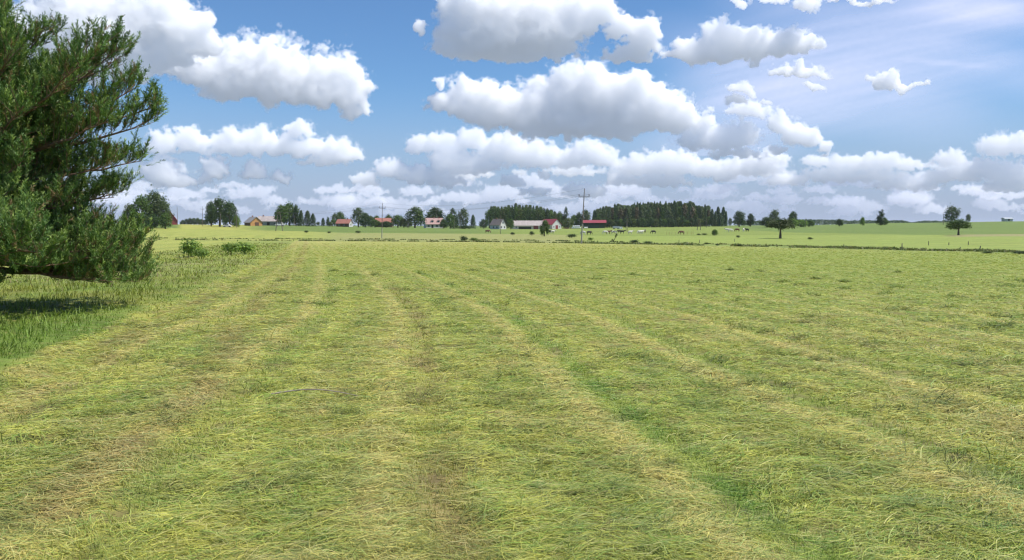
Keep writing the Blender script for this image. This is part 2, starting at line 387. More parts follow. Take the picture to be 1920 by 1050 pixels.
def mixc(a, b, f):
    f = np.asarray(f)[..., None]; return a * (1 - f) + np.asarray(b) * f
C_PALE, C_STRAW, C_GREEN = np.array([.400, .395, .086]), np.array([.50, .415, .145]), np.array([.20, .285, .043])
C_BROWN, C_CROP, C_PAST, C_TAN = np.array([.28, .195, .080]), np.array([.125, .185, .032]), np.array([.19, .24, .040]), np.array([.29, .26, .11])
def ground_colour(X, Y):
    """what grows where: RGB of the plants on this spot of ground"""
    col = 960 + FPX * X / np.maximum(Y, 0.5)
    R = np.hypot(X, Y)
    n1 = fbm(X / 3.1, Y / 3.1, 4, .55, 201); n2 = fbm(X / .9, Y / .9, 4, .6, 202); n3 = fbm(X / 14, Y / 14, 3, .5, 203)
    s = swath_s(X, Y) + 0.25 * n1
    ph = np.mod(s + 1.1, 2.2) - 1.1; cell = np.round(s / 2.2)
    # the mown field
    C = np.broadcast_to(C_PALE, X.shape + (3,)).copy()
    n4 = fbm(X / .38, Y / .30, 3, .6, 208)
    C = mixc(C, C_GREEN * 1.2, np.clip(.30 + .8 * n1 + .5 * n3 + .55 * n2, 0, 1) * .62)
    C = mixc(C, C_STRAW, sstep(n2 - n1 * .6 + .3 * n3, .02, .5) * .6)
    C = mixc(C, C_BROWN * 1.35, sstep(n4 + .5 * n2, .32, .7) * .5)
    C = mixc(C, np.array([.17, .235, .085]), sstep(-n4 + .35 * n1, .12, .5) * .55)
    track = np.exp(-(ph / .20) ** 2)                                  # the strip between two swaths
    kind = _hash(cell, cell * 0, 9)
    gr = np.where(cell == 0, 1.0, np.where(cell == 1, .9, np.where(cell == -1, .1, kind)))
    fade = 1 - .55 * sstep(Y, 14, 40)
    patch = sstep(n2 + n1 * .8, -.25, .35)
    C = mixc(C, np.array([.16, .26, .042]), track * gr * .95 * fade * np.maximum(patch, .5 * ((cell == 0) | (cell == 1))))
    C = mixc(C, C_STRAW * 1.12, np.exp(-((ph + .46) / .20) ** 2) * .80 * (1 - .4 * sstep(Y, 25, 70)) * sstep(n1, -.6, .1))
    C = mixc(C, C_PALE * 1.15, np.exp(-((ph - .50) / .18) ** 2) * .45 * (1 - .4 * sstep(Y, 25, 70)))
    C = mixc(C, C_BROWN * 1.05, np.exp(-(ph / .25) ** 2) * (1 - gr) * np.where(cell == -1, .8, .3) * fade * sstep(n2 + n1, -.45, .25))
    C = mixc(C, C_STRAW * .92, .14 * sstep(Y, 25, 90))
    C *= (1 + .07 * np.cos(s * 2.856))[..., None] ** (1 - sstep(Y, 40, 90))[..., None]
    # the right of the field is greener
    C = mixc(C, C_GREEN * 1.25, (.16 + .24 * sstep(col, 900, 1500)) * sstep(Y, 10, 30) * (1 - .5 * sstep(Y, 70, 120)))
    C = C * (1 - .15 * sstep(Y, 12, 45))[..., None]
    # verge on the left
    v = verge(X, Y) + .5 * n1
    V = mixc(np.broadcast_to(C_PALE * .78, C.shape), C_GREEN * .92, np.clip(.62 + .9 * n1 + .5 * n3, 0, 1))
    V = mixc(V, C_TAN, sstep(n1 + n3, .1, .6) * .6 * sstep(Y, 24, 34))
    V = mixc(V, np.array([.15, .25, .038]), (1 - sstep(Y, 16, 24)) * .75)
    C = mixc(C, C_BROWN, np.exp(-((v + .70) / .36) ** 2) * .62 * sstep(n2 + n1 + .35, 0, .6))
    C = mixc(C, C_BROWN * 1.1, np.exp(-((v + 2.6) / .35) ** 2) * .55 * sstep(n1 + .5, .1, .6))
    C = mixc(C, V, sstep(v, -.15, .25))
    # beyond the mown field
    w = fbm(X / 9, Y / 9, 3, .5, 205) * 3
    D = Y + w
    D0, D1, D2, D3 = E_FIELD(col), E_DITCH(col), E_MID(col), E_CROP(col)
    ditch = sstep(D, D0 - 1, D0 + 1) * (1 - sstep(D, D0 + 4, D0 + 7)) * .55 + sstep(D, D1 - 5, D1 - 2) * (1 - sstep(D, D1, D1 + 3)) * .6
    M = np.broadcast_to(C_PALE * .95, C.shape).copy()
    band = fbm(X / 60, Y / 5.5, 4, .6, 206)
    fine = fbm(X / 30, Y / 2.4, 4, .65, 216)
    M = M * np.array([.62, .73, .70])
    M = mixc(M, C_GREEN * .8, sstep(fine, .12, .5) * .6)
    M = mixc(M, C_PALE * 1.15, sstep(-fine, .15, .5) * .5)
    M = mixc(M, C_GREEN * 1.05, np.clip(.36 + .18 * sstep(col, 1100, 1300) + 1.1 * band, 0, 1) * .7)
    tan_ = sstep(col, 560, 660) * (1 - sstep(col, 1040, 1120))
    M = mixc(M, C_TAN, tan_ * np.clip(.6 + band, 0, 1) * .85)
    M = mixc(M, C_PALE * .92, (1 - sstep(col, 560, 640)) * .6)
    lines = np.abs(np.sin(verge(X, Y) * .42 + n3 * 1.5 + Y * .012)) ** 6
    M = mixc(M, C_GREEN * .8, lines * .45 * (1 - sstep(col, 560, 640)))
    M = mixc(M, C_TAN * .95, sstep(col, 1760, 1800) * sstep(D, D2 - 40, D2 - 22) * .9)
    lawn = mixc(np.broadcast_to(C_PAST, C.shape), C_CROP * 1.2, np.clip(.2 + band, 0, 1) * .5)
    F = mixc(lawn, C_CROP * (1.0), 1 - sstep(col, 880, 1000))
    F = mixc(F, C_PALE * .88, (1 - sstep(col, 420, 520)) * sstep(col, 330, 345) * .9)
    right = sstep(col, 1340, 1400) * sstep(D, D3 - 3, D3 + 3)
    F = mixc(F, C_CROP * 1.0, right)
    F = mixc(F, C_GREEN * .75, np.exp(-((D - D2 - 5) / 3.5) ** 2) * sstep(col, 500, 600) * (1 - sstep(col, 1330, 1400)) * .7)
    F = mixc(F, C_PALE * .95, sstep(fine, .2, .6) * .35)
    F = F * (1 + .18 * fbm(X / 80, Y / 25, 3, .5, 207))[..., None]
    far = np.maximum(sstep(D, D0 - 1.5, D0 + 1.5), sstep(v + 2 * n3, 11, 14) * sstep(Y, 20, 30))
    C = mixc(C, M, far)
    C = mixc(C, np.array([.11, .14, .045]), ditch * np.clip(.75 + 1.2 * n1, 0, 1))
    C = mixc(C, F, sstep(D, D2 - 3, D2 + 3))
    C = mixc(C, np.array([.19, .22, .25]), sstep(R, 1300, 2500))      # far countryside, bluish to tint the light bounced onto the clouds
    return np.clip(C, .01, .7)
def relief(X, Y):
    """small bumps of the turf and of the cut grass lying on it"""
    R = np.hypot(X, Y); s = swath_s(X, Y); v = verge(X, Y)
    b = .020 * fbm(X / .33, Y / .33, 3, .5, 301) * (1 - sstep(R, 14, 30))
    b = b + .035 * np.maximum(fbm(X / .55, Y / .42, 3, .55, 304), -.1) * (1 - sstep(R, 25, 50))
    b = b + .060 * fbm(X / 1.1, Y / .8, 3, .55, 302) * (1 - sstep(R, 60, 120))
    b = b - .028 * np.exp(-((np.mod(s + 1.1, 2.2) - 1.1) / .3) ** 2) * (1 - sstep(R, 30, 60))
    b = b + .20 * fbm(X / 7, Y / 7, 3, .5, 303) * sstep(v, .3, 2.5) * (1 - sstep(R, 60, 120))
    b = b - .10 * np.exp(-((v + .6) / .5) ** 2) * (1 - sstep(R, 40, 90))
    return b
def ground_z(X, Y): return terrain(X, Y) + relief(X, Y)

def grass_material(name, trans=.25, rough=.6, bumpy=False):
    m, N, out = material(name)
    c = attr(N, 'plant_colour', fac=False)
    if bumpy:
        geo = N.t.nodes.new('ShaderNodeTexCoord').outputs['Object']
        x, y, z = N.sep(geo)
        # stalks lie across the view of the swaths: stretch the grain that way
        p = N.comb(N.m('MULTIPLY', x, .35), y, z)
        a = N.noise(p, 9.0, 5, .7); b = N.noise(p, 1.3, 4, .6); cc = N.noise(p, .22, 3, .55)
        k = N.m('ADD', N.m('MULTIPLY', N.m('SUBTRACT', a, .5), 1.5), N.m('ADD', N.m('MULTIPLY', N.m('SUBTRACT', b, .5), .9), N.m('MULTIPLY_ADD', N.m('SUBTRACT', cc, .5), .35, 1.0)))  # broad dark streaks in the colour also stand for the shading of heaps
        c = N.v('SCALE', c, scale=N.m('MAXIMUM', k, .25))
        far_ = N.noise(N.comb(N.m('MULTIPLY', x, .035), N.m('MULTIPLY', y, .33), 0.0), 1.0, 6, .68)
        c = N.v('SCALE', c, scale=N.m('MULTIPLY_ADD', N.m('SUBTRACT', far_, .5), .9, 1.0))
        warm = N.noise(p, 3.1, 4, .65)
        c = N.mix(N.m('MULTIPLY', N.ramp(warm, .48, .7), .35), c, (.34, .27, .11))
    p = N.t.nodes.new('ShaderNodeBsdfPrincipled'); N.put(p.inputs['Base Color'], c)
    p.inputs['Roughness'].default_value = rough; p.inputs['Specular IOR Level'].default_value = .25
    s = p.outputs[0]
    if bumpy:
        bp = N.t.nodes.new('ShaderNodeBump'); bp.inputs['Strength'].default_value = .7; bp.inputs['Distance'].default_value = .12
        N.put(bp.inputs['Height'], N.m('ADD', a, N.m('MULTIPLY', b, 2.0))); N.t.links.new(bp.outputs[0], p.inputs['Normal'])
    if trans:
        tl = N.t.nodes.new('ShaderNodeBsdfTranslucent'); N.put(tl.inputs[0], N.v('MULTIPLY', c, (1.1, 1.1, .75)))
        s = N.mixsh(trans, s, tl.outputs[0])
    N.t.links.new(s, out.inputs[0]); return m

def build_ground():
    r = np.concatenate([np.exp(np.linspace(math.log(1.2), math.log(60), 520)), np.exp(np.linspace(math.log(60), math.log(1400), 420))[1:],
                        np.exp(np.linspace(math.log(1400), math.log(30000), 30))[1:]])
    fine = np.radians(np.linspace(-46, 46, 760))
    coarse = np.radians(np.linspace(46, 314, 90))[1:-1]
    th = np.concatenate([fine, coarse])
    A, Rr = np.meshgrid(th, r)
    X, Y = Rr * np.sin(A), Rr * np.cos(A)
    Z = ground_z(X, Y)
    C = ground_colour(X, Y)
    # bare thatch and soil close by; shade between stalks darkens their colour
    bare = sstep(-fbm(X / .45, Y / .45, 3, .55, 402), 0, .35) * (1 - sstep(Rr, 18, 40)) * (verge(X, Y) < .2)
    C = mixc(C * (1 - .25 * (1 - sstep(Rr, 20, 60)))[..., None], np.array([.15, .115, .05]), bare * .55)
    ny, nx = X.shape; idx = np.arange(nx * ny).reshape(ny, nx)
    nxt = np.roll(idx, -1, axis=1)
    q = np.stack([idx[:-1], nxt[:-1], nxt[1:], idx[1:]], -1).reshape(-1, 4)[:, ::-1]
    co = np.stack([X, Y, Z], -1).reshape(-1, 3)
    # close the middle under the camera
    co = np.vstack([co, [[0, 0, 0]]]); cc = np.vstack([C.reshape(-1, 3), [C_PALE]])
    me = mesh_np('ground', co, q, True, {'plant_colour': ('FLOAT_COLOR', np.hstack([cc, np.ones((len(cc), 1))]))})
    bm = bmesh.new(); bm.from_mesh(me); bm.verts.ensure_lookup_table()
    c = bm.verts[len(co) - 1]
    for k in range(nx): bm.faces.new((bm.verts[int(idx[0, k])], bm.verts[int(idx[0, (k + 1) % nx])], c)).smooth = True
    bmesh.ops.recalc_face_normals(bm, faces=bm.faces[-nx:]); bm.to_mesh(me); bm.free()
    o = new_obj('ground', me, grass_material('mown_turf', 0, .8, True), kind='structure')
    return o
build_ground()

# ------------------------------------------------------------------ grass blades
def ribbons(base, az, length, width, rise, bend, colour, segs=3, up=None):
    """curved flat blades; az = heading on the ground, rise = slope of the blade at its foot, bend = how it falls over"""
    n = len(base); t = np.linspace(0, 1, segs + 1)[None, :]
    ang = rise[:, None] - bend[:, None] * t                       # slope along the blade
    ds = length[:, None] / segs
    hx = np.cumsum(np.cos(ang) * ds, 1) - np.cos(ang[:, :1]) * ds; hz = np.cumsum(np.sin(ang) * ds, 1) - np.sin(ang[:, :1]) * ds
    swing = up if up is not None else np.zeros(n)
    a = az[:, None] + swing[:, None] * t
    P = np.stack([base[:, 0:1] + hx * np.cos(a), base[:, 1:2] + hx * np.sin(a), base[:, 2:3] + hz], -1)
    side = np.stack([-np.sin(az), np.cos(az), RNG.uniform(-.5, .5, n)], -1); side /= np.linalg.norm(side, axis=1, keepdims=True)
    w = (width[:, None] * np.array([1, 1, .75, .2][:segs + 1] if segs == 3 else np.linspace(1, .2, segs + 1)))[..., None] * .5
    L, Rr = P - side[:, None] * w, P + side[:, None] * w
    V = np.stack([L, Rr], 2).reshape(-1, 3)
    b = (np.arange(n) * (segs + 1) * 2)[:, None, None]; k = (np.arange(segs) * 2)[None, :, None]
    F = (b + k + np.array([0, 1, 3, 2])[None, None]).reshape(-1, 4)
    Cc = np.repeat(colour, (segs + 1) * 2, 0)
    return V, F, np.hstack([Cc, np.ones((len(Cc), 1))])
RNG = np.random.default_rng(11)
def scatter(n, r0, r1, p=1.0, half=47):
    """points round the camera, the number per ring falling off with distance (log-uniform for p = 1)"""
    r = np.exp(RNG.uniform(math.log(r0), math.log(r1), n)); a = np.radians(np.where(RNG.random(n) < .80, RNG.uniform(-half, half, n), RNG.choice([-1, 1], n) * RNG.uniform(half, 82, n)))
    return r * np.sin(a), r * np.cos(a), r
def build_blades(name, parts, mat, label, cat):
    V, F, C, o = [], [], [], 0
    for v, f, c in parts:
        V.append(v); F.append(f + o); C.append(c); o += len(v)
    me = mesh_np(name, np.vstack(V), np.vstack(F), False, {'plant_colour': ('FLOAT_COLOR', np.vstack(C))})
    return new_obj(name, me, mat, kind='stuff', label=label, category=cat)
BLADE_MAT = grass_material('grass_blade', .28, .5)
def mown_grass(n=1050000):
    X, Y, R = scatter(n, 2.4, 150)
    drop = RNG.random(n) > .75 * sstep(R, 55, 150); X, Y, R = X[drop], Y[drop], R[drop]
    keep = (verge(X, Y) < .15) & (Y < E_FIELD(960 + FPX * X / np.maximum(Y, .3))); X, Y, R = X[keep], Y[keep], R[keep]; n = len(X)
    s = swath_s(X, Y); n1 = fbm(X / 1.7, Y / 1.7, 3, .55, 401); n2 = fbm(X / .45, Y / .45, 3, .55, 402)
    ph = np.mod(s + .25 * fbm(X / 3.1, Y / 3.1, 4, .55, 201) + 1.1, 2.2) - 1.1
    bare = np.exp(-(ph / .24) ** 2)                               # fewer stalks lie in the strip between swaths
    ok = RNG.random(n) > bare * .8 * (1 - sstep(R, 25, 50)) + .62 * sstep(-n2, .05, .45)
    X, Y, R, n1, n2 = X[ok], Y[ok], R[ok], n1[ok], n2[ok]; n = len(X)
    az = fbm(X / .8, Y / .7, 4, .6, 403) * 2.0 + .10 + RNG.normal(0, .60, n) + np.where(RNG.random(n) < .5, math.pi, 0)
    L = RNG.uniform(.06, .26, n) * (1 + .4 * sstep(n1, .1, .5)) * (1 + .5 * sstep(R, 20, 60)); W = np.maximum(.0030, .00082 * R) * RNG.uniform(.6, 1.2, n)
    rise = RNG.normal(.20, .22, n) * (1 - .4 * sstep(R, 15, 40)); bend = rise * 2 + RNG.normal(.1, .2, n)
    z = ground_z(X, Y) + RNG.random(n) ** 1.5 * (.035 * (1 + n1) + .09 * np.clip(n2, 0, 1)) + .004
    base = np.stack([X, Y, z], -1)
    C = ground_colour(X, Y) * 1.3
    pick = RNG.random(n)[:, None]
    clump = fbm(X / .42, Y / .34, 3, .6, 431); pick = np.clip(pick + clump[:, None] * .45, 0, .999)
    C = np.where(pick < .20, C * np.array([.50, .74, .72]), C)
    C = np.where((pick > .20) & (pick < .25), C * np.array([.40, .50, .45]), C)
    C = np.where((pick > .25) & (pick < .42), C * .45 + np.array([.46, .40, .21]) * .62, C)
    C = np.where((pick > .42) & (pick < .60), C * .5 + np.array([.26, .34, .16]) * .6, C)
    C = C * RNG.uniform(.74, 1.22, n)[:, None]
    base_c = ground_colour(X, Y) * np.array([1.12, 1.2, 1.2]); C = np.clip(mixc(C, base_c, .75 * sstep(R, 15, 70)), 0, .72)
    return ribbons(base, az, L, W, rise, bend, C, 3, RNG.normal(0, .7, n))
def stubble(n=230000):
    X, Y, R = scatter(n, 3.0, 40)
    s = swath_s(X, Y); ph = np.mod(s + .25 * fbm(X / 3.1, Y / 3.1, 4, .55, 201) + 1.1, 2.2) - 1.1
    tuft = fbm(X / .5, Y / .5, 3, .6, 405)
    ok = (verge(X, Y) < .15) & (RNG.random(n) < np.exp(-(ph / .26) ** 2) * .9 + sstep(tuft, .2, .5) * .5); X, Y, R = X[ok], Y[ok], R[ok]; n = len(X)
    L = RNG.uniform(.03, .09, n); W = np.maximum(.0035, .0009 * R) * RNG.uniform(.7, 1.2, n)
    C = ground_colour(X, Y); C = C * .72 + np.array([.14, .24, .035]) * .40; C *= RNG.uniform(.7, 1.25, n)[:, None]
    return ribbons(np.stack([X, Y, ground_z(X, Y) - .005], -1), RNG.uniform(0, 6.283, n), L, W, RNG.uniform(.9, 1.5, n), RNG.uniform(.0, .8, n), C, 3)
def heaps(k=420, m=70):
    """small tangled heaps where the mower dropped a clump"""
    cx, cy, cr = scatter(k, 3.4, 42); ok = verge(cx, cy) < -.3; cx, cy, cr = cx[ok], cy[ok], cr[ok]; k = len(cx)
    sx, sy = RNG.uniform(.10, .32, k), RNG.uniform(.06, .16, k); hd = RNG.normal(.1, .5, k)
    i = np.repeat(np.arange(k), m); n = len(i); u, w = RNG.normal(0, 1, n), RNG.normal(0, 1, n)
    X = cx[i] + u * sx[i] * np.cos(hd[i]) - w * sy[i] * np.sin(hd[i]); Y = cy[i] + u * sx[i] * np.sin(hd[i]) + w * sy[i] * np.cos(hd[i])
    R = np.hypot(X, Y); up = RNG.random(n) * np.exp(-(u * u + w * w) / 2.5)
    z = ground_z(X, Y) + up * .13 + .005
    C = mixc(np.broadcast_to(np.array([.12, .15, .05]), (n, 3)), ground_colour(X, Y) * np.array([.85, 1.0, .95]), np.clip(up * 1.6, 0, 1)) * RNG.uniform(.6, 1.2, n)[:, None]  # lower stalks darker: the shade inside the heap is put into their colour
    return ribbons(np.stack([X, Y, z], -1), hd[i] + RNG.normal(0, .6, n), RNG.uniform(.08, .30, n), np.maximum(.0034, .0009 * R) * RNG.uniform(.7, 1.2, n), RNG.normal(.25, .3, n), RNG.uniform(.2, 1.0, n), C, 3, RNG.normal(0, .8, n))
build_blades('cut_grass', [mown_grass(), stubble(), heaps()], BLADE_MAT, 'cut grass lying in flattened swaths all over the mown field', 'grass')
def verge_grass(n=300000):
    X, Y, R = scatter(n, 7.5, 170, half=47)
    v = verge(X, Y) + .5 * fbm(X / 3.1, Y / 3.1, 4, .55, 201); col = 960 + FPX * X / np.maximum(Y, .3)
    n1 = fbm(X / 2.5, Y / 2.5, 3, .55, 411)
    ok = (v > -.1 + .3 * n1) & (Y < 150) & (RNG.random(n) < .75 + n1) & (v < 12 + 2 * n1)
    X, Y, R, v, n1 = X[ok], Y[ok], R[ok], v[ok], n1[ok]; n = len(X)
    tall = sstep(v, 0, 1.2) * (.6 + .8 * np.clip(n1, -.5, .6))
    L = (.08 + RNG.uniform(.06, .30, n) * tall); W = np.maximum(.004, .00075 * R) * RNG.uniform(.7, 1.3, n)
    C = ground_colour(X, Y) * RNG.uniform(.65, 1.35, n)[:, None]
    heads = RNG.random(n) < .13 * sstep(Y, 22, 34)
    C = np.where(heads[:, None], np.array([.36, .28, .15]) * RNG.uniform(.7, 1.1, n)[:, None], C)
    return ribbons(np.stack([X, Y, ground_z(X, Y) - .01], -1), RNG.normal(0, 1.6, n), L, W, RNG.uniform(1.0, 1.5, n), RNG.uniform(.1, 1.1, n), C, 3)
build_blades('tall_grass', [verge_grass()], BLADE_MAT, 'unmown green and tan grass on the verge under and beyond the pine', 'grass')
def ditch_grass(n=34000):
    col = RNG.uniform(-100, 2150, n); f = RNG.random(n)
    d0, d1 = E_FIELD(col), E_DITCH(col)
    Y = np.where(RNG.random(n) < .6, d0 + 1.5 + 3.5 * f, d1 - 2.5 + 3.5 * f) + 1.5 * fbm(col / 40, col * 0, 3, .5, 55); X = (col - 960) / FPX * Y
    n1 = fbm(X / 6, Y / 6, 4, .6, 421); n2 = fbm(X / 1.5, Y / 1.5, 2, .6, 422)
    right = sstep(col, 1400, 1500)
    ok = n1 + .6 * n2 + .14 * right > .10
    X, Y, n1 = X[ok], Y[ok], n1[ok]; n = len(X); right = right[ok]
    L = RNG.uniform(.10, .38, n) * (1 + np.clip(n1, 0, 1)) * np.where(right > .5, .72, .85); W = .0012 * Y * RNG.uniform(.8, 1.6, n)
    C = np.array([.105, .14, .04]) * RNG.uniform(.7, 1.6, n)[:, None]; h = RNG.random(n) < .3
    C = np.where(h[:, None], np.array([.22, .20, .08]), C)
    return ribbons(np.stack([X, Y, terrain(X, Y)], -1), RNG.uniform(0, 6.283, n), L, W, RNG.uniform(1.0, 1.5, n), RNG.uniform(0, .9, n), C, 3)
build_blades('ditch_grass', [ditch_grass()], BLADE_MAT, 'long dark grass along the ditch at the far end of the mown field', 'grass')
# ------------------------------------------------------------------ plain materials
def simple_mat(name, col, rough=.8, var=.15, scale=1.5, metal=0.0):
    m, N, out = material(name)
    p = N.t.nodes.new('ShaderNodeBsdfPrincipled')
    tc = N.t.nodes.new('ShaderNodeTexCoord').outputs['Object']
    k = N.ramp(N.noise(tc, scale, 5, .6), .3, .7, 1 - var, 1 + var, smooth=False)
    N.put(p.inputs['Base Color'], N.v('SCALE', (*col,), scale=k))
    p.inputs['Roughness'].default_value = rough; p.inputs['Metallic'].default_value = metal
    N.t.links.new(p.outputs[0], out.inputs[0]); return m
def leaf_mat(name, trans=.3, rough=.55):
    m, N, out = material(name)
    c = attr(N, 'leaf_colour', fac=False)
    oi = N.t.nodes.new('ShaderNodeObjectInfo').outputs['Random']
    c = N.v('SCALE', c, scale=N.m('MULTIPLY_ADD', oi, .35, .82))
    p = N.t.nodes.new('ShaderNodeBsdfPrincipled'); N.put(p.inputs['Base Color'], c)
    p.inputs['Roughness'].default_value = rough; p.inputs['Specular IOR Level'].default_value = .3
    tl = N.t.nodes.new('ShaderNodeBsdfTranslucent'); N.put(tl.inputs[0], N.v('MULTIPLY', c, (1.1, 1.3, .6)))
    N.t.links.new(N.mixsh(trans, p.outputs[0], tl.outputs[0]), out.inputs[0]); return m
LEAF, NEEDLE = leaf_mat('leaves', .30), leaf_mat('needles', .15, .5)
BARK = simple_mat('bark', (.14, .10, .075), .9, .35, 9); BARK_PINE = simple_mat('pine_bark', (.20, .125, .08), .9, .4, 14)
DEADWOOD = simple_mat('dead_wood', (.30, .25, .20), .9, .3, 9)

def tube(points, radii, sides=6):
    """one tapering tube through the points"""
    P = np.asarray(points, float); n = len(P); T = np.gradient(P, axis=0); T /= np.linalg.norm(T, axis=1, keepdims=True) + 1e-9
    ref = np.array([0, 0, 1.]) if abs(T[:, 2]).mean() < .8 else np.array([1., 0, 0])
    A = np.cross(T, ref); A /= np.linalg.norm(A, axis=1, keepdims=True); B = np.cross(T, A)
    th = np.linspace(0, 2 * np.pi, sides, endpoint=False)
    V = P[:, None] + (A[:, None] * np.cos(th)[None, :, None] + B[:, None] * np.sin(th)[None, :, None]) * np.asarray(radii, float)[:, None, None]
    i = np.arange(n - 1)[:, None] * sides; j = np.arange(sides)[None]; k = (j + 1) % sides
    F = np.stack([i + j, i + k, i + sides + k, i + sides + j], -1).reshape(-1, 4)
    return V.reshape(-1, 3), F
def join(parts):
    V, F, o = [], [], 0
    for v, f in parts: V.append(v); F.append(f + o); o += len(v)
    return np.vstack(V), np.vstack(F)
def leaf_quads(P, Nrm, size, rg):
    """leaf clumps as small quads at P, facing roughly along Nrm"""
    n = len(P); Nn = Nrm + rg.normal(0, .55, (n, 3)); Nn /= np.linalg.norm(Nn, axis=1, keepdims=True) + 1e-9
    r = rg.normal(0, 1, (n, 3)); A = np.cross(Nn, r); A /= np.linalg.norm(A, axis=1, keepdims=True) + 1e-9; B = np.cross(Nn, A)
    s = (size * rg.uniform(.55, 1.3, n))[:, None]
    k = rg.uniform(.4, .8, (n, 1))
    V = np.stack([P - A * s, P - B * s * k, P + A * s, P + B * s * k], 1).reshape(-1, 3)
    return V, np.arange(4 * n).reshape(-1, 4)
def crown_mesh(name, blobs, n, size, col, seed, squash=1.0, tips=1.3, ragged=.18):
    """foliage spread through the volume of many lobes, thinning at the outline"""
    rg = np.random.default_rng(seed); b = np.array(blobs, float)
    w = b[:, 3] ** 2; k = rg.choice(len(b), n, p=w / w.sum())
    d = rg.normal(0, 1, (n, 3)); d /= np.linalg.norm(d, axis=1, keepdims=True)
    rad = (rg.random(n) ** .35) * (1 + rg.normal(0, ragged, n) * .8)
    lump = 1 + .30 * fbm(d[:, 0] * 2.2 + k * 3.1, d[:, 2] * 2.2 + d[:, 1] * 1.7, 3, .6, seed)
    P = b[k, :3] + d * (b[k, 3] * rad * lump)[:, None] * np.array([1, 1, squash])
    V, F = leaf_quads(P, d * .8 + np.array([0, 0, .5]), size, rg)
    clump = fbm(P[:, 0] * 9 + P[:, 1] * 5, P[:, 2] * 9, 3, .6, seed + 3)
    C = np.array(col)[None] * (1 + .55 * clump + rg.normal(0, .16, n))[:, None]
    C = C * np.where(rg.random(n)[:, None] < .22, np.array([tips * 1.1, tips, .9]), 1.0)
    C = np.clip(C, .008, .6)
    C4 = np.repeat(np.hstack([C, np.ones((n, 1))]), 4, 0)
    return mesh_np(name, V, F, False, {'leaf_colour': ('FLOAT_COLOR', C4)})
def trunk_mesh(name, h, r, forks, seed, lean=0.0):
    rg = np.random.default_rng(seed); parts = []
    pts = [(lean * t * t, 0, h * t) for t in np.linspace(-.02, 1, 7)]
    parts.append(tube(pts, np.linspace(r * 1.25, r * .35, 7)))
    for k in range(forks):
        z = h * rg.uniform(.45, .9); a = k * 2.4 + rg.uniform(-.4, .4); L = rg.uniform(.22, .42)
        parts.append(tube([(math.cos(a) * L * t, math.sin(a) * L * t, z + L * (.9 * t + .3 * t * t)) for t in np.linspace(0, 1, 4)], np.linspace(r * .5, r * .12, 4), 5))
    v, f = join(parts); return mesh_np(name, v, f, True)

# crowns are modelled one unit high and one unit wide, then scaled to the tree
G_OAK, G_DARK, G_LIME, G_GREY, G_SPRUCE, G_PINE, G_OLIVE = (.068,.125,.022), (.042,.082,.022), (.13,.21,.035), (.078,.115,.042), (.050,.092,.030), (.082,.118,.038), (.092,.13,.030)
def blobs_round(seed, n=16, z0=.30, waist=.62, flat=.85):
    rg = np.random.default_rng(seed); out = []
    z0 *= .55; n = int(n * 1.5)
    for k in range(n):
        a = k * 2.4 + rg.uniform(-.5, .5); t = (k + .5) / n; z = z0 + .06 + (.86 - z0) * t
        rr = .34 * math.sin(math.pi * min(max(t * flat + .17, 0), 1)) ** .6
        out.append((math.cos(a) * rr * rg.uniform(.5, 1.0), math.sin(a) * rr * rg.uniform(.5, 1.0), z, rg.uniform(.13, .20)))
    return out
def blobs_poplar(seed):
    rg = np.random.default_rng(seed)
    return [(rg.uniform(-.16, .16) * (1.2 - t), rg.uniform(-.16, .16), .16 + .78 * t, (.24 - .15 * t)) for t in np.linspace(0, 1, 13)]
def conifer_mesh(name, seed, col, pine=False, n=2200):
    """tiers of drooping boughs round a spire (or a bare pine stem with a short dark top)"""
    rg = np.random.default_rng(seed); z0 = .12 if pine else .02
    t = rg.random(n) ** .75; z = z0 + (1 - z0) * t
    tiers = 9 if not pine else 5
    saw = (t * tiers) % 1.0
    r = (.46 * (1 - t) ** .62 * (.72 + .28 * (1 - saw)) + .03) if not pine else (.46 * np.sin(np.pi * np.clip(t * .72 + .22, 0, 1)) ** .5 * (.7 + .3 * (1 - saw)))
    a = rg.uniform(0, 6.283, n); lob = 1 + .22 * np.sin(a * 5 + np.floor(t * tiers) * 2.1) + rg.normal(0, .08, n)
    rr = r * lob * rg.random(n) ** .4
    P = np.stack([np.cos(a) * rr, np.sin(a) * rr, z - .05 * rr], -1)
    d = np.stack([np.cos(a), np.sin(a), np.full(n, .5)], -1)
    V, F = leaf_quads(P, d, .035, rg)
    V = P.repeat(4, 0) + (V - P.repeat(4, 0)) * np.array([1.5, 1.5, .7])
    C = np.array(col)[None] * (1 + rg.normal(0, .28, n) + .5 * (saw - .5))[:, None]
    C4 = np.repeat(np.hstack([np.clip(C, .006, .5), np.ones((n, 1))]), 4, 0)
    return mesh_np(name, V, F, False, {'leaf_colour': ('FLOAT_COLOR', C4)})
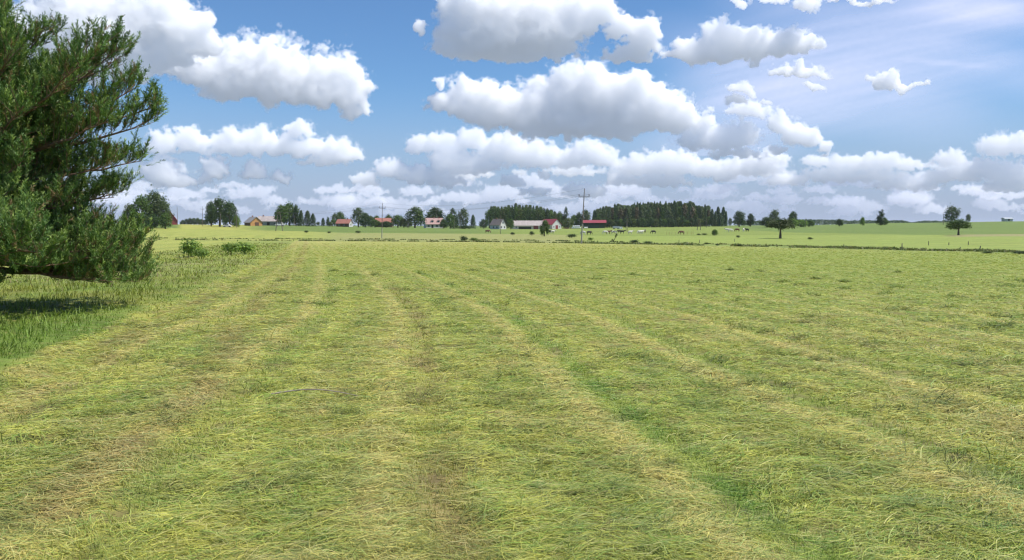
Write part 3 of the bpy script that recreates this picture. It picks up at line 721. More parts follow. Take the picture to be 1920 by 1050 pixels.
CROWNS = {
 'round': [crown_mesh('crown', blobs_round(s, 16, .26), 2600, .034, G_OAK, s) for s in (1, 2, 3, 4)],
 'dark': [crown_mesh('crown', blobs_round(s, 15, .20), 2600, .034, G_DARK, s) for s in (11, 12, 13)],
 'lime': [crown_mesh('crown', blobs_round(s, 14, .16), 2200, .036, G_LIME, s) for s in (21, 22)],
 'grey': [crown_mesh('crown', blobs_round(s, 13, .30), 1900, .034, G_GREY, s, ragged=.3) for s in (31, 32)],
 'poplar': [crown_mesh('crown', blobs_poplar(s), 2200, .032, G_DARK, s) for s in (41, 42)],
 'olive': [crown_mesh('crown', blobs_round(s, 14, .18), 2100, .036, G_OLIVE, s) for s in (51, 52)],
 'spruce': [conifer_mesh('crown', s, G_SPRUCE) for s in (61, 62, 63)],
 'pine': [conifer_mesh('crown', s, G_PINE, True) for s in (71, 72, 73)],
 'rustpine': [conifer_mesh('crown', s, (.105, .080, .036), True) for s in (75, 76)],
 'bush': [crown_mesh('leaves', [(x, y, .42 + .18 * z, .26) for x, y, z in ((-.25,0,0),(.24,.05,0),(0,.1,1),(-.05,-.2,.3),(.12,-.1,1.2),(-.18,.1,.8))], 900, .05, (.15,.23,.045), s, ragged=.35) for s in (81, 82)],
 'darkbush': [crown_mesh('leaves', [(x, y, .42 + .18 * z, .26) for x, y, z in ((-.25,0,0),(.24,.05,0),(0,.1,1),(-.05,-.2,.3),(.12,-.1,1.2))], 800, .05, (.045,.075,.022), s, ragged=.3) for s in (91, 92)],
}
TRUNK = trunk_mesh('trunk', .62, .035, 4, 5); STEM = trunk_mesh('trunk', .96, .022, 0, 6); TWIGS = trunk_mesh('stem', .5, .03, 5, 8)
T_SEED = np.random.default_rng(77)
def thing(name, label, cat, loc, rotz=0.0, scale=(1, 1, 1), group=None):
    o = new_obj(name, None); o.location = loc; o.rotation_euler = (0, 0, rotz); o.scale = scale
    o.empty_display_size = .5
    o['label'] = label; o['category'] = cat
    if group: o['group'] = group
    return o
def tree(kind, px, top, base, w, D=None, label='', name=None, group=None, cat=None, hero=None):
    """px, top and base rows and width as seen; D = depth in metres (from the base row when None)"""
    if D is None: x, y, z = ground_hit(px, base)
    else: x, y, z = at(px, D)
    sc = y / FPX * math.hypot(x / y, 1) ** 0
    h = (CAM_Z - y * math.tan(math.atan((top - 525) / FPX) + PITCH)) - z
    wd = w * y / FPX
    con = kind in ('spruce', 'pine', 'rustpine'); bush = 'bush' in kind
    nm = name or ('shrub' if bush else 'spruce_tree' if kind == 'spruce' else 'pine_tree' if 'pine' in kind else 'broadleaf_tree')
    cat = cat or ('shrub' if bush else 'tree')
    k = 1.42 if not con else 1.2
    if hero: k = 1.12
    r = thing(nm, label, cat, (x, y, z - .05), T_SEED.uniform(0, 6.28), (wd * k, wd * k, max(h, .3) * 1.04), group)
    ms = CROWNS[kind]; me = hero or ms[int(T_SEED.integers(len(ms)))]
    new_obj('crown' if not bush else 'leaves', me, () if len(me.materials) else (NEEDLE if con else LEAF), r)
    tm = STEM if con else TWIGS if bush else TRUNK
    new_obj('stem' if bush else 'trunk', tm, () if len(tm.materials) else BARK, r)
    return r

# ------------------------------------------------------------------ the big pine on the left
def big_pine():
    rg = np.random.default_rng(3); D0 = 19.5
    x0, y0, z0 = at(-62, D0); z0 = float(ground_z(np.array(x0), np.array(y0)))
    H = 9.3
    root = thing('pine_tree', 'large dark green pine filling the left edge, its low boughs nearly touching the grass', 'tree', (x0, y0, z0 - .05), 0, (1.16, 1.16, 1.16))
    tz = np.linspace(0, H, 14); tp = np.stack([.12 * np.sin(tz * .5), .1 * np.cos(tz * .6), tz], -1)
    v, f = tube(tp, np.interp(tz, [0, .4, H], [.24, .19, .02]), 10)
    new_obj('trunk', mesh_np('trunk', v, f, True), BARK_PINE, root)
    limbs = []                                        # (height, heading, length, start slope, curl)
    # boughs seen against the sky and the field, heading to the right of the view
    for z, az, L, sl, cu in (
        (1.6,-42,3.9,-.10,.06),(1.55,-55,4.1,-.08,.05),(1.6,-70,4.1,-.10,.05),(1.6,-85,3.9,-.1,.05),(1.8,-50,4.0,-.1,.05),(1.8,-62,4.0,-.1,.05),(1.6,-105,3.4,-.1,.05),(1.9,-48,3.4,-.12,.1),(1.9,-65,3.5,-.12,.1),(1.9,-90,3.4,-.12,.1),(2.0,-55,3.3,-.2,.15),(2.0,-75,3.3,-.2,.15),(1.2,35,3.4,-.2,.2),(1.6,50,3.3,-.2,.2),(2.4,-60,3.1,-.1,.2),(2.8,-52,3.0,-.05,.3),(2.8,-80,2.9,-.05,.3),
        # low skirt: hangs close to the grass, tips turning up
        (1.35,-30,3.0,-.20,.10),(1.5,-62,2.8,-.15,.05),(1.0,-5,3.5,-.18,.10),(1.1,22,3.4,-.2,.15),(.95,-14,3.5,-.15,.08),(1.0,6,3.6,-.18,.12),(1.5,-95,2.7,-.15,.1),(1.35,-15,3.45,-.18,.24),(1.5,-45,3.1,-.2,.16),(1.5,-78,2.8,-.15,.1),(1.35,8,3.5,-.2,.35),
        (1.75,-14,3.35,-.35,.35),(1.6,-35,3.1,-.30,.2),(1.9,5,3.3,-.36,.40),(1.7,-62,2.8,-.28,.12),(1.7,-95,2.9,-.35,.2),(1.9,-120,2.8,-.35,.2),(1.45,-2,3.3,-.3,.3),
        (2.3,-20,2.75,-.15,.25),(2.4,12,2.85,-.1,.25),(2.3,-50,2.6,-.15,.25),(2.6,-35,2.6,0,.3),(2.75,-4,2.75,.0,.3),(2.9,-70,2.5,-.05,.2),(2.9,25,2.9,0,.3),
        (3.2,-14,3.1,.05,.4),(3.3,8,3.3,.06,.45),(3.3,-40,2.8,.08,.4),(3.6,-3,3.3,.10,.5),(3.5,-85,2.6,.05,.3),(3.7,-24,3.1,.15,.5),(3.5,20,3.2,.1,.45),
        (4.0,-12,2.95,.25,.65),(4.1,10,2.9,.25,.6),(4.2,-36,2.5,.2,.5),(3.9,-2,3.05,.28,.7),(4.3,-70,2.2,.2,.4),
        (4.8,-6,1.95,.35,.6),(4.9,-30,1.9,.35,.5),(5.0,12,2.0,.4,.55),(5.2,-60,1.7,.3,.4),(5.3,-15,1.55,.5,.5),(5.8,-25,1.1,.5,.4),(6.1,5,1.15,.55,.4),(6.3,-40,1.0,.55,.3),(6.7,-10,.95,.6,.3)):
        limbs.append((z, math.radians(az), L * (.84 if z < 2.45 and az > -40 else .78 if z > 4.4 else .94 if z > 3.85 else 1), sl, cu))
    for k in range(120):
        z = 1.25 + 7.2 * (k + .5) / 120; a = k * 2.39996 + rg.uniform(-.3, .3)
        L = float(np.interp(z, [1, 2, 2.6, 3.6, 4.4, 5.2, 6.2, 8.8], [2.9, 2.7, 2.3, 2.5, 1.9, 1.15, .85, .3])) * rg.uniform(.8, 1.05)
        if abs(math.atan2(math.sin(a + .2), math.cos(a + .2))) < .8 and z < 6: L *= .72
        limbs.append((z, a, L, float(np.interp(z, [1, 4, 8], [-.12, .15, .8])), .35))
    wood, shoots, dead = [], [], []
    for (z, a, L, sl, cu) in limbs:
        L *= 1.16
        n = 9; t = np.linspace(0, 1, n)
        wob = np.cumsum(rg.normal(0, .05, n)) * L * .35
        r_ = L * t; zz = z + sl * r_ * .8 + cu * L * .42 * t ** 2.2
        P = np.stack([r_ * math.cos(a) - wob * math.sin(a), r_ * math.sin(a) + wob * math.cos(a), zz + rg.normal(0, .02, n)], -1)
        P[:, :2] += np.array([np.interp(z, tz, tp[:, 0]), np.interp(z, tz, tp[:, 1])])
        wood.append(tube(P, np.interp(t, [0, 1], [.02 + .014 * L, .007]), 5))
        m = int(5 + L * 8.5)
        for j in range(m):
            tt = .20 + .80 * (j + rg.random()) / m
            base = np.array([np.interp(tt, t, P[:, q]) for q in range(3)])
            side = (1 if j % 2 else -1) * rg.uniform(.35, 1.15)
            ln = (.36 + .46 * (1 - tt)) * rg.uniform(.6, 1.35) * min(L, 2.6) / 2.1
            up = rg.uniform(-.3 if z > 1.7 else -.55, 1.5) + (.5 if z > 1.7 else .1) * tt
            hd = a + side
            dirv = np.array([math.cos(hd), math.sin(hd), up]); dirv /= np.linalg.norm(dirv)
            q = np.linspace(0, 1, 5)[:, None]; seg = base + dirv * ln * q + np.array([0, 0, .18 * ln]) * q ** 2
            wood.append(tube(seg, np.linspace(.009, .004, 5), 4))
            ns = 3 + int(ln * 12)
            for s_ in range(ns):
                u = (.25 + .75 * (s_ + rg.random()) / ns); b = base + dirv * ln * u + np.array([0, 0, .18 * ln * u * u])
                sd = dirv * .5 + rg.normal(0, .42, 3) + np.array([0, 0, 1.0]); sd /= np.linalg.norm(sd)
                shoots.append((*b, *sd, rg.uniform(.15, .36), tt))
        for j in range(6):                            # leader shoots at the tip stand up like candles
            sd = np.array([math.cos(a) * .6, math.sin(a) * .6, .9]) + rg.normal(0, .25, 3); sd /= np.linalg.norm(sd)
            shoots.append((*(P[-1] + rg.normal(0, .07, 3)), *sd, rg.uniform(.25, .48), 1.0))
    for k in range(70):                               # bare dead twigs near the stem, low down
        a = rg.uniform(-2.4, .9); z = rg.uniform(1.1, 2.6); L = rg.uniform(.6, 1.5); st = rg.uniform(.3, 1.0)
        p = [(math.cos(a) * (st + L * q), math.sin(a) * (st + L * q) + .12 * math.sin(q * 5 + k), z - .5 * q * L * .7 + .1 * math.sin(q * 7 + k)) for q in np.linspace(0, 1, 7)]
        dead.append(tube(p, np.linspace(.012, .003, 7), 4))
    v, f = join(wood); new_obj('branches', mesh_np('branches', v, f, True), BARK_PINE, root, kind='stuff') if False else new_obj('limb', mesh_np('limb', v, f, True), BARK_PINE, root)
    v, f = join(dead); new_obj('dead_branch', mesh_np('dead_branch', v, f, True), DEADWOOD, root)
    Sh = np.array(shoots); m = 26
    n = len(Sh); B = np.repeat(Sh, m, 0); N_ = len(B)
    ax = B[:, 3:6]; pos = rg.random(N_); th = rg.uniform(0, 6.283, N_)
    ref = rg.normal(0, 1, (N_, 3)); A = np.cross(ax, ref); A /= np.linalg.norm(A, axis=1, keepdims=True)
    foot = B[:, :3] + ax * (B[:, 6] * pos)[:, None]
    spread = rg.uniform(.35, .95, N_)
    nd = ax * np.cos(spread)[:, None] + A * np.sin(spread)[:, None]
    ln = rg.uniform(.060, .100, N_) * (1.05 - .35 * pos)
    tip = foot + nd * ln[:, None]
    sd = np.cross(nd, rg.normal(0, 1, (N_, 3))); sd /= np.linalg.norm(sd, axis=1, keepdims=True); w = .0064
    V = np.stack([foot - sd * w, foot + sd * w, tip + sd * w * .5, tip - sd * w * .5], 1).reshape(-1, 3)
    F = np.arange(4 * N_).reshape(-1, 4)
    shade = np.repeat(rg.normal(1, .18, n), m)
    C = np.array([.105, .180, .045])[None] * (shade * rg.uniform(.75, 1.25, N_))[:, None]
    new = (np.repeat(rg.random(n), m) < .33) & (pos > .25)
    C = np.where(new[:, None], np.array([.21, .29, .065]) * (shade * rg.uniform(.8, 1.2, N_))[:, None], C)
    C = np.where((np.repeat(rg.random(n), m) < .08)[:, None], np.array([.22, .16, .07]), C)
    me = mesh_np('crown', V, F, False, {'leaf_colour': ('FLOAT_COLOR', np.repeat(np.hstack([C, np.ones((N_, 1))]), 4, 0))})
    new_obj('crown', me, NEEDLE, root)
    print('pine shoots', n, 'needles', N_)
big_pine()
# ------------------------------------------------------------------ trees far and near the farms
LINE = 'trees along the skyline between the farms'
def T(*a, **k): return tree(*a, **k)
# behind the pine, round the red roofed house
T('olive', 244, 384, 421, 26, 350, 'pale green tree whose crown shows through the right side of the big pine')
T('round', 268, 371, 421, 42, 350, 'rounded leafy tree just right of the big pine, left in its clump')
T('grey', 291, 360, 421, 46, 356, 'tall loose crowned tree, highest in the clump left of the red steep roof')
T('grey', 309, 377, 421, 24, 352, 'thin brownish tree leaning beside the red steep roof')
T('dark', 262, 401, 421.5, 30, 340, 'low dark leafy shrub at the foot of the clump by the big pine', name='shrub', cat='shrub')
T('dark', 286, 402, 421.5, 26, 338, 'dark rounded shrub at the foot of the tallest tree by the red steep roof', name='shrub', cat='shrub')
T('round', 310, 401, 421.5, 24, 338, 'mid green rounded shrub right below the red steep roof', name='shrub', cat='shrub')
FARL = 'low far trees on the horizon left of the dark oak clump'
for k, (px, top) in enumerate(((343, 413), (350, 411), (357, 409.5), (364, 409), (371, 409.5), (378, 411), (385, 412))):
    T('dark', px, top, 421, 11, 800, 'low tree in the far row between the red steep roof and dark oaks', group=FARL)
T('dark', 396, 379, 420.5, 22, 400, 'narrow dark tree, leftmost of the big dark clump near the wooden barn')
T('dark', 412, 373.5, 420.5, 32, 404, 'tallest dark round crown in the middle of the clump near the wooden barn')
T('dark', 431, 380, 420.5, 27, 398, 'broad dark crown on the right of the clump near the wooden barn')
T('lime', 444, 405, 420, 13, 395, 'small pale tree tucked against the right of the dark clump')
T('round', 529, 386, 422, 26, 480, 'leafy tree at the right end of the long grey barn')
T('round', 543, 382.5, 422, 34, 486, 'highest rounded tree right of the long grey barn')
T('poplar', 555, 385, 422, 20, 482, 'upright narrow tree on the right side of the clump beside the long grey barn')
T('spruce', 565, 395, 422, 13, 480, 'small pointed spruce next to the leafy clump by the long grey barn')
T('spruce', 577, 396, 422, 19, 482, 'dark wide spruce with a thin tip in the dark clump of three')
T('spruce', 587, 401, 422, 15, 478, 'dark low spruce at the right end of the dark clump of three')
T('darkbush', 597, 414, 422.5, 7, 520, 'tiny dark bush standing alone in the gap on the skyline')
T('spruce', 606, 409, 424, 11, 530, 'small dark fir at the left of the row before the orange roofed cottage')
T('poplar', 615, 407, 424, 11, 532, 'small narrow tree second in the row before the orange roofed cottage')
T('round', 624, 411, 424, 12, 530, 'low round tree third in the row before the orange roofed cottage')
T('grey', 628, 400, 424, 12, 545, 'thin high tree with sparse top left of the orange roofed cottage')
T('round', 638, 398, 424, 18, 560, 'round tree rising behind the orange roofed cottage')
T('grey', 672, 390, 425, 22, 505, 'tall many lobed tree right of the orange roofed cottage')
T('dark', 685, 400, 425, 22, 498, 'dark bushy tree leaning against the tall many lobed tree')
T('olive', 695, 405, 425, 14, 510, 'pale low tree left of the half hidden red roof')
T('round', 706, 405, 425, 16, 560, 'round tree behind the left end of the half hidden red roof')
T('round', 728, 403, 425, 15, 562, 'round tree behind the right end of the half hidden red roof')
T('round', 703, 412, 425.5, 20, 490, 'bushy green shrub hiding the left of the half hidden red roof', name='shrub', cat='shrub')
T('dark', 724, 415, 425.5, 24, 490, 'dark shrub hiding the wall under the half hidden red roof', name='shrub', cat='shrub')
T('round', 746, 404, 425.5, 25, 500, 'broad round tree right of the half hidden red roof')
T('olive', 757, 410, 425.5, 14, 498, 'olive green tree between the round tree and the brown hedge bush')
T('grey', 765, 415, 425.5, 17, 494, 'brownish low bush left of the dome shaped tree', name='shrub', cat='shrub')
T('round', 778, 389.5, 425.5, 34, 500, 'large dome shaped tree left of the pink roofed farmhouse')
T('dark', 817, 390, 424, 38, 560, 'wide round crowned tree rising behind the pink roofed farmhouse')
T('dark', 831, 412, 426.5, 15, 500, 'dark bush at the right corner of the pink roofed farmhouse', name='shrub', cat='shrub')
T('poplar', 851, 392, 427, 26, 520, 'dark tapering tree between the pink roofed farmhouse and the white gabled house')
T('round', 844, 402, 427, 18, 512, 'rounded lower tree left of the dark tapering tree')
T('grey', 869, 391, 427, 19, 524, 'tree with a bare pale trunk and a high bushy top')
T('spruce', 887, 403.5, 427, 14, 540, 'small lone pointed tree left of the mixed wood')
T('dark', 872, 423, 427.5, 26, 510, 'long low dark hedge under the tree with the bare pale trunk', name='hedge', cat='hedge')
T('dark', 907, 412, 427, 16, 600, 'low dark bush at the left foot of the mixed wood', name='shrub', cat='shrub')
WOODA = 'trees of the mixed wood behind the white house and red barn'
def whereA(px): return 'left of the white gabled house' if px < 922 else 'above the white gabled house' if px < 950 else 'over left half of long pale barn' if px < 985 else 'over right half of long pale barn' if px < 1010 else 'over the red roofed barn'
def whereB(px): return 'above the open shed' if px < 1136 else 'between shed and trailer' if px < 1150 else 'above the grey trailer' if px < 1168 else 'above the thin herd poles' if px < 1190 else 'above the touching white cows' if px < 1216 else 'above the lone black grazing cow' if px < 1240 else 'above the left pasture stakes' if px < 1272 else 'above the right pasture stakes' if px < 1300 else 'beside the twin legged pole' if px < 1320 else 'at the right end'
def wood_label(kind, row): return {'round': 'mid green leafy tree', 'dark': 'dark green leafy tree', 'olive': 'olive green leafy tree', 'pine': 'dark conifer', 'rustpine': 'brownish conifer', 'spruce': 'dark pointed spruce', 'lime': 'light green young tree', 'grey': 'grey green thin tree', 'poplar': 'dark upright tree'}[kind] + row
rw = np.random.default_rng(8)
for k, px in enumerate(np.arange(918, 1050, 8.2)):
    kd = ('round', 'dark', 'round', 'olive')[k % 4]
    T(kd, float(px), float(np.interp(px, [915, 925, 960, 1000, 1030, 1046], [396, 391, 391, 392, 395, 401]) + rw.uniform(-2, 2)), 427.5, float(rw.uniform(13, 18)), 640, wood_label(kd, ' in front wood row, ' + whereA(px)), group=WOODA)
for k, px in enumerate(np.arange(921, 1044, 6.6)):
    kd = 'pine' if k % 3 else 'spruce'
    T(kd, float(px), float(np.interp(px, [915, 925, 962, 966, 975, 1010, 1044], [391, 388, 386, 382, 386, 388, 398]) + rw.uniform(-1.5, 2)), 426.5, float(rw.uniform(10, 14)), 690, wood_label(kd, ' in back wood row, ' + whereA(px)), group=WOODA)
T('round', 957, 411, 429.5, 13, 565, 'rounded green tree between the white gabled house and the long pale barn')
T('poplar', 1060, 389.5, 429, 15, 640, 'tall pointed tree right of the red roofed barn')
T('dark', 1050, 399, 429, 13, 650, 'dark tree filling the gap left of the tall pointed tree')
T('olive', 1066, 409, 429.5, 20, 620, 'olive bushes behind the brown scrap by the red roofed barn', name='shrub', cat='shrub')
T('round', 1076, 404, 429, 16, 650, 'rounded tree between the tall pointed tree and the near power pole')
T('dark', 1085, 399, 429, 16, 650, 'dark tree just left of the near power pole')
T('grey', 1098, 393.5, 429, 20, 645, 'loose high tree just right of the near power pole')
# the conifer wood
WOODB = 'trees of the conifer wood behind the pasture'
def topB(px): return float(np.interp(px, [1111, 1117, 1130, 1150, 1185, 1220, 1262, 1280, 1318, 1325, 1331], [401, 395, 391, 386, 384.5, 382.5, 380.5, 379.5, 384, 387, 392]))
for row, (D, off, st) in enumerate(((640, 0, 5.0), (665, 2.4, 5.3), (700, 1.2, 5.6))):
    for k, px in enumerate(np.arange(1113 + off, 1331, st)):
        if row == 0 and k % 3 == 2: kd, dt, w = ('round', 'olive', 'round', 'grey')[k // 3 % 4], rw.uniform(7, 20), 13
        else: kd, dt, w = ('pine', 'pine', 'spruce', 'rustpine')[int(rw.integers(4 if row == 0 else 3))], rw.uniform(-3, 6) + (4 if row == 0 else 0), rw.uniform(8, 16)
        T(kd, float(px), topB(px) + dt, 426.5, float(w), D, wood_label(kd, (' in front', ' mid row', ' back row')[row] + ' of conifer wood, ' + whereB(px)), group=WOODB)
UND = 'bushes along the foot of the conifer wood'
for k, px in enumerate(np.arange(1114, 1362, 8.3)):
    kd = ('dark', 'round', 'dark', 'dark', 'olive')[k % 5]
    T(kd, float(px), float(rw.uniform(406, 414)), 427.6, float(rw.uniform(11, 15)), 632, {'dark': 'dark', 'round': 'mid green', 'olive': 'light green'}[kd] + ' bush under the conifer wood, ' + whereB(px), group=UND, name='shrub', cat='shrub')
for k, (px, top, w, D) in enumerate(((1335, 393, 13, 620), (1346, 389, 15, 622), (1356, 389.5, 15, 618), (1341, 397, 12, 612), (1351, 400, 13, 608), (1361, 397, 9, 612))):
    T('spruce', px, top, 426, w, D, ('left pointed spruce', 'tallest left spruce', 'tallest right spruce', 'lower front spruce', 'broad front spruce', 'right outer spruce')[k] + ' in the small clump at the right end of the conifer wood')
T('grey', 1369, 409, 425, 8, 600, 'tiny thin tree just right of the spruce clump')
T('dark', 1386, 397, 424.5, 22, 540, 'dark wide headed tree, left of two alone on the open skyline')
T('dark', 1407, 401, 424.5, 15, 540, 'dark narrow tree, right of two alone on the open skyline')
T('grey', 1452, 394, 425, 20, 480, 'grey green pointed tree behind the wide dark lone tree')
T('dark', 1438, 408, 425.5, 26, 470, 'dark round bush left behind the wide dark lone tree', name='shrub', cat='shrub')
T('dark', 1487, 397, 414, 18, 520, 'dark round headed tree above the bright green hedge')
T('lime', 1487, 411, 423, 18, 470, 'bright green bush, left part of the hedge under the round headed tree', name='shrub', cat='shrub')
T('lime', 1502, 412.5, 423, 22, 474, 'bright green bush, middle part of the hedge under the round headed tree', name='shrub', cat='shrub')
T('round', 1517, 413, 422.5, 18, 480, 'darker green bush at the right end of the bright hedge', name='shrub', cat='shrub')
T('dark', 1574, 411, 421.5, 12, 470, 'dark rounded bush where the far wood meets the crop', name='shrub', cat='shrub')
T('lime', 1617, 407.5, 420.5, 9, 475, 'small light green pointed tree on the skyline of the crop')
T('poplar', 1651, 394, 421, 18, 470, 'slim tree with a pointed top on the crest of the crop field')
T('round', 1658, 408, 421, 12, 472, 'lower leafy growth at the right of the slim pointed tree')
T('grey', 1784, 387, 420, 25, 520, 'tall grey green tree behind the round pasture tree')
T('grey', 1815, 401.5, 417, 9, 560, 'small thin tree with a bare stem right of the round pasture tree')
# two lone trees in the pasture
def wide_blobs(seed, z0=.42, n=26, r0=.36):
    rg = np.random.default_rng(seed); out = []
    for k in range(n):
        a = k * 2.4; q = (k + .5) / n; r = r0 * math.sqrt(q); top = 1 - .10 - .30 * q * q
        z = rg.uniform(z0 + .10 + .05 * (1 - q), top); out.append((math.cos(a) * r, math.sin(a) * r, z, rg.uniform(.11, .16)))
    return out
m1 = crown_mesh('crown', wide_blobs(3), 4200, .026, (.060, .082, .026), 301, ragged=.22); m1.materials.append(LEAF)
t1 = T('dark', 1463, 408, 447, 54, None, 'wide dark spreading tree standing alone in the pasture', hero=m1)
m2 = crown_mesh('crown', wide_blobs(5, .34, 30), 4600, .026, (.085, .145, .030), 302, ragged=.18); m2.materials.append(LEAF)
t2 = T('round', 1797, 410, 440.8, 44, None, 'low round crowned green tree standing alone at the edge of the crop', hero=m2)
# shrubs in the fields
T('bush', 357, 443, 476, 36, 62, 'bright green leafy bush on the verge right of the big pine')
T('bush', 376, 462, 481, 24, 58, 'small low bush at the right foot of the bright verge bush')
T('bush', 432, 451, 470, 30, 68, 'leafy green bush on the verge, left half of the pair near the track')
T('bush', 458, 450.5, 468, 36, 72, 'grassy green bush on the verge, right half of the pair near the track')
for a in ((870, 440.5, 453, 13, 'darkbush', 'dark ragged bush on the ditch bank right of the far power pole'),
          (888, 444, 453, 13, 'bush', 'pale thin bush beside the dark ragged bush on the ditch bank'),
          (961, 434, 441, 7, 'darkbush', 'small dark bush in the green strip before the long pale barn'),
          (997, 432, 442, 8, 'darkbush', 'small pointed bush in the green strip left of the young tree'),
          (1072, 437, 446, 17, 'darkbush', 'round dark bush left of the near power pole'),
          (1107, 444, 451, 9, 'bush', 'small bush on the bank right of the near power pole'),
          (1189, 448.5, 455, 15, 'darkbush', 'flat dark bush on the ditch bank, left of two'),
          (1216, 451, 457, 17, 'darkbush', 'flat dark bush on the ditch bank, right of two'),
          (1310, 437, 441, 7, 'darkbush', 'tiny round bush near the grazing cows, left of the bushy one'),
          (1321, 436.5, 441, 10, 'darkbush', 'small dark bush near the grazing cows beside the leafy pillar'),
          (1325, 453.5, 458.5, 9, 'darkbush', 'dark tuft of a bush on the ditch line below the leafy pillar'),
          (1345, 456.5, 460.5, 7, 'darkbush', 'very small bush on the ditch line'),
          (1384, 440, 446, 7, 'darkbush', 'lone small bush in the pale pasture left of the wide dark tree'),
          (1387, 456, 462, 10, 'darkbush', 'low dark bush on the ditch line left of the wide dark tree'),
          (1519, 443.5, 449.5, 8, 'darkbush', 'small dark bush in the pasture right of the wide dark tree'),
          (1852, 469.5, 475.5, 15, 'darkbush', 'dark bush on the ditch line below the leaning post'),
          (1912, 468.5, 476.5, 26, 'darkbush', 'wide dark bush on the ditch line at the right edge'),
          (574, 431.5, 436.5, 8, 'darkbush', 'small dark bush in the strip right of the twin legged pole'),
          (617, 433, 437.5, 7, 'darkbush', 'tiny dark bush on the field line before the orange roofed cottage'),
          (671, 431.5, 437.5, 10, 'darkbush', 'rounded dark bush on the field line left of the far power pole'),
          (415, 412, 417, 0, '', '')):
    if a[3]: T(a[4], a[0], a[1], a[2], a[3], None, a[5])
T('round', 1021, 413, 443, 17, None, 'slim young green tree standing before the long pale barn')
T('round', 1340.5, 430.5, 442, 11, None, 'short leafy pillar of a tree among the grazing cows')
# leaning broken stump left of the flat bushes
def stump():
    x, y, z = ground_hit(1152, 451.5); r = thing('leaning_snag', 'broken leaning leafy stump on the ditch bank among the pasture grass', 'stump', (x, y, z))
    v, f = tube([(-.3, 0, -.1), (.1, 0, .5), (.35, 0, 1.1), (.55, 0, 1.5)], [.09, .08, .06, .03], 6)
    new_obj('trunk', mesh_np('trunk', v, f, True), BARK, r)
    me = crown_mesh('leaves', [(.3, 0, 1.0, .25), (.5, 0, 1.4, .3), (-.5, 0, .15, .3)], 220, .09, (.06, .08, .025), 9); new_obj('leaves', me, LEAF, r)
stump()
def far_wood():
    """the low blue green line of woods on the horizon at the right"""
    rg = np.random.default_rng(6); P, S_ = [], []
    for px in np.arange(1380, 1800, 2.2):
        D = rg.uniform(1020, 1150); x, y, z = at(px, D)
        top = np.interp(px, [1380, 1440, 1500, 1560, 1640, 1690, 1712, 1730, 1770, 1800], [415, 414.5, 412, 413, 414, 414, 418, 415, 414.5, 417]) + rg.uniform(-1.3, 1.3)
        h = CAM_Z - y * math.tan(math.atan((top - 525) / FPX) + PITCH) - z
        for _ in range(60):
            P.append((x + rg.normal(0, 1.5), y + rg.uniform(-4, 4), z + h * rg.random() ** .7)); S_.append(rg.uniform(.5, 1.1))
    P = np.array(P); V, F = leaf_quads(P, np.tile([0, -1, .5], (len(P), 1)), .9, rg)
    C = np.array([.05, .085, .035])[None] * rg.uniform(.7, 1.35, len(P))[:, None]
    me = mesh_np('distant_wood', V, F, False, {'leaf_colour': ('FLOAT_COLOR', np.repeat(np.hstack([C, np.ones((len(P), 1))]), 4, 0))})
    new_obj('distant_wood', me, LEAF, kind='stuff', label='low far wood along the horizon beyond the green crop at the right', category='wood')
far_wood()

# ------------------------------------------------------------------ buildings
M_WHITE = simple_mat('white_render', (.55, .54, .52), .85, .07, .8); M_SHADEW = simple_mat('shaded_white_render', (.44, .48, .53), .85, .08, .8)  # second render: bluish shade of white walls put into the colour
M_PINKW = simple_mat('pinkish_render', (.62, .52, .49), .85, .08, .8); M_ORANGE = simple_mat('orange_boards', (.50, .25, .09), .8, .25, 2.0)
M_BROWN = simple_mat('brown_boards', (.12, .06, .04), .85, .25, 2.0); M_GREYW = simple_mat('grey_render', (.24, .26, .28), .85, .15, 1)
M_DARK = simple_mat('opening_shade_and_tyre', (.018, .018, .020), .9, .1, 1); M_GLASS = simple_mat('window_glass', (.05, .06, .08), .15, .1, 1)
M_REDM = simple_mat('red_sheet_roof', (.27, .040, .055), .6, .12, .5); M_REDO = simple_mat('orange_red_tiles', (.33, .13, .095), .75, .25, 1.2)
M_PINKR = simple_mat('faded_pink_tiles', (.37, .23, .21), .75, .2, 1.2); M_GREYR = simple_mat('grey_asbestos_roof', (.26, .24, .235), .8, .2, .7)
M_PALER = simple_mat('pale_grey_pink_roof', (.40, .34, .32), .8, .18, .7); M_SLATE = simple_mat('dark_slate_roof', (.15, .125, .115), .8, .2, .7)
M_REDD = simple_mat('red_door_paint', (.22, .03, .035), .6, .12, 1); M_BRICK = simple_mat('chimney_brick', (.26, .12, .08), .9, .2, 3)
M_METAL = simple_mat('galvanised_metal', (.42, .44, .46), .5, .1, 1, .3); M_GREEND = simple_mat('dark_green_panel', (.03, .06, .045), .8, .2, 1)
def box(name, x0, x1, y0, y1, z0, z1, mat, parent, **p):
    V = np.array([(x, y, z) for x in (x0, x1) for y in (y0, y1) for z in (z0, z1)], float)
    F = np.array([(0, 1, 3, 2), (4, 6, 7, 5), (0, 4, 5, 1), (2, 3, 7, 6), (0, 2, 6, 4), (1, 5, 7, 3)])
    o = new_obj(name, mesh_np(name, V, F), mat, parent, **p)
    return o
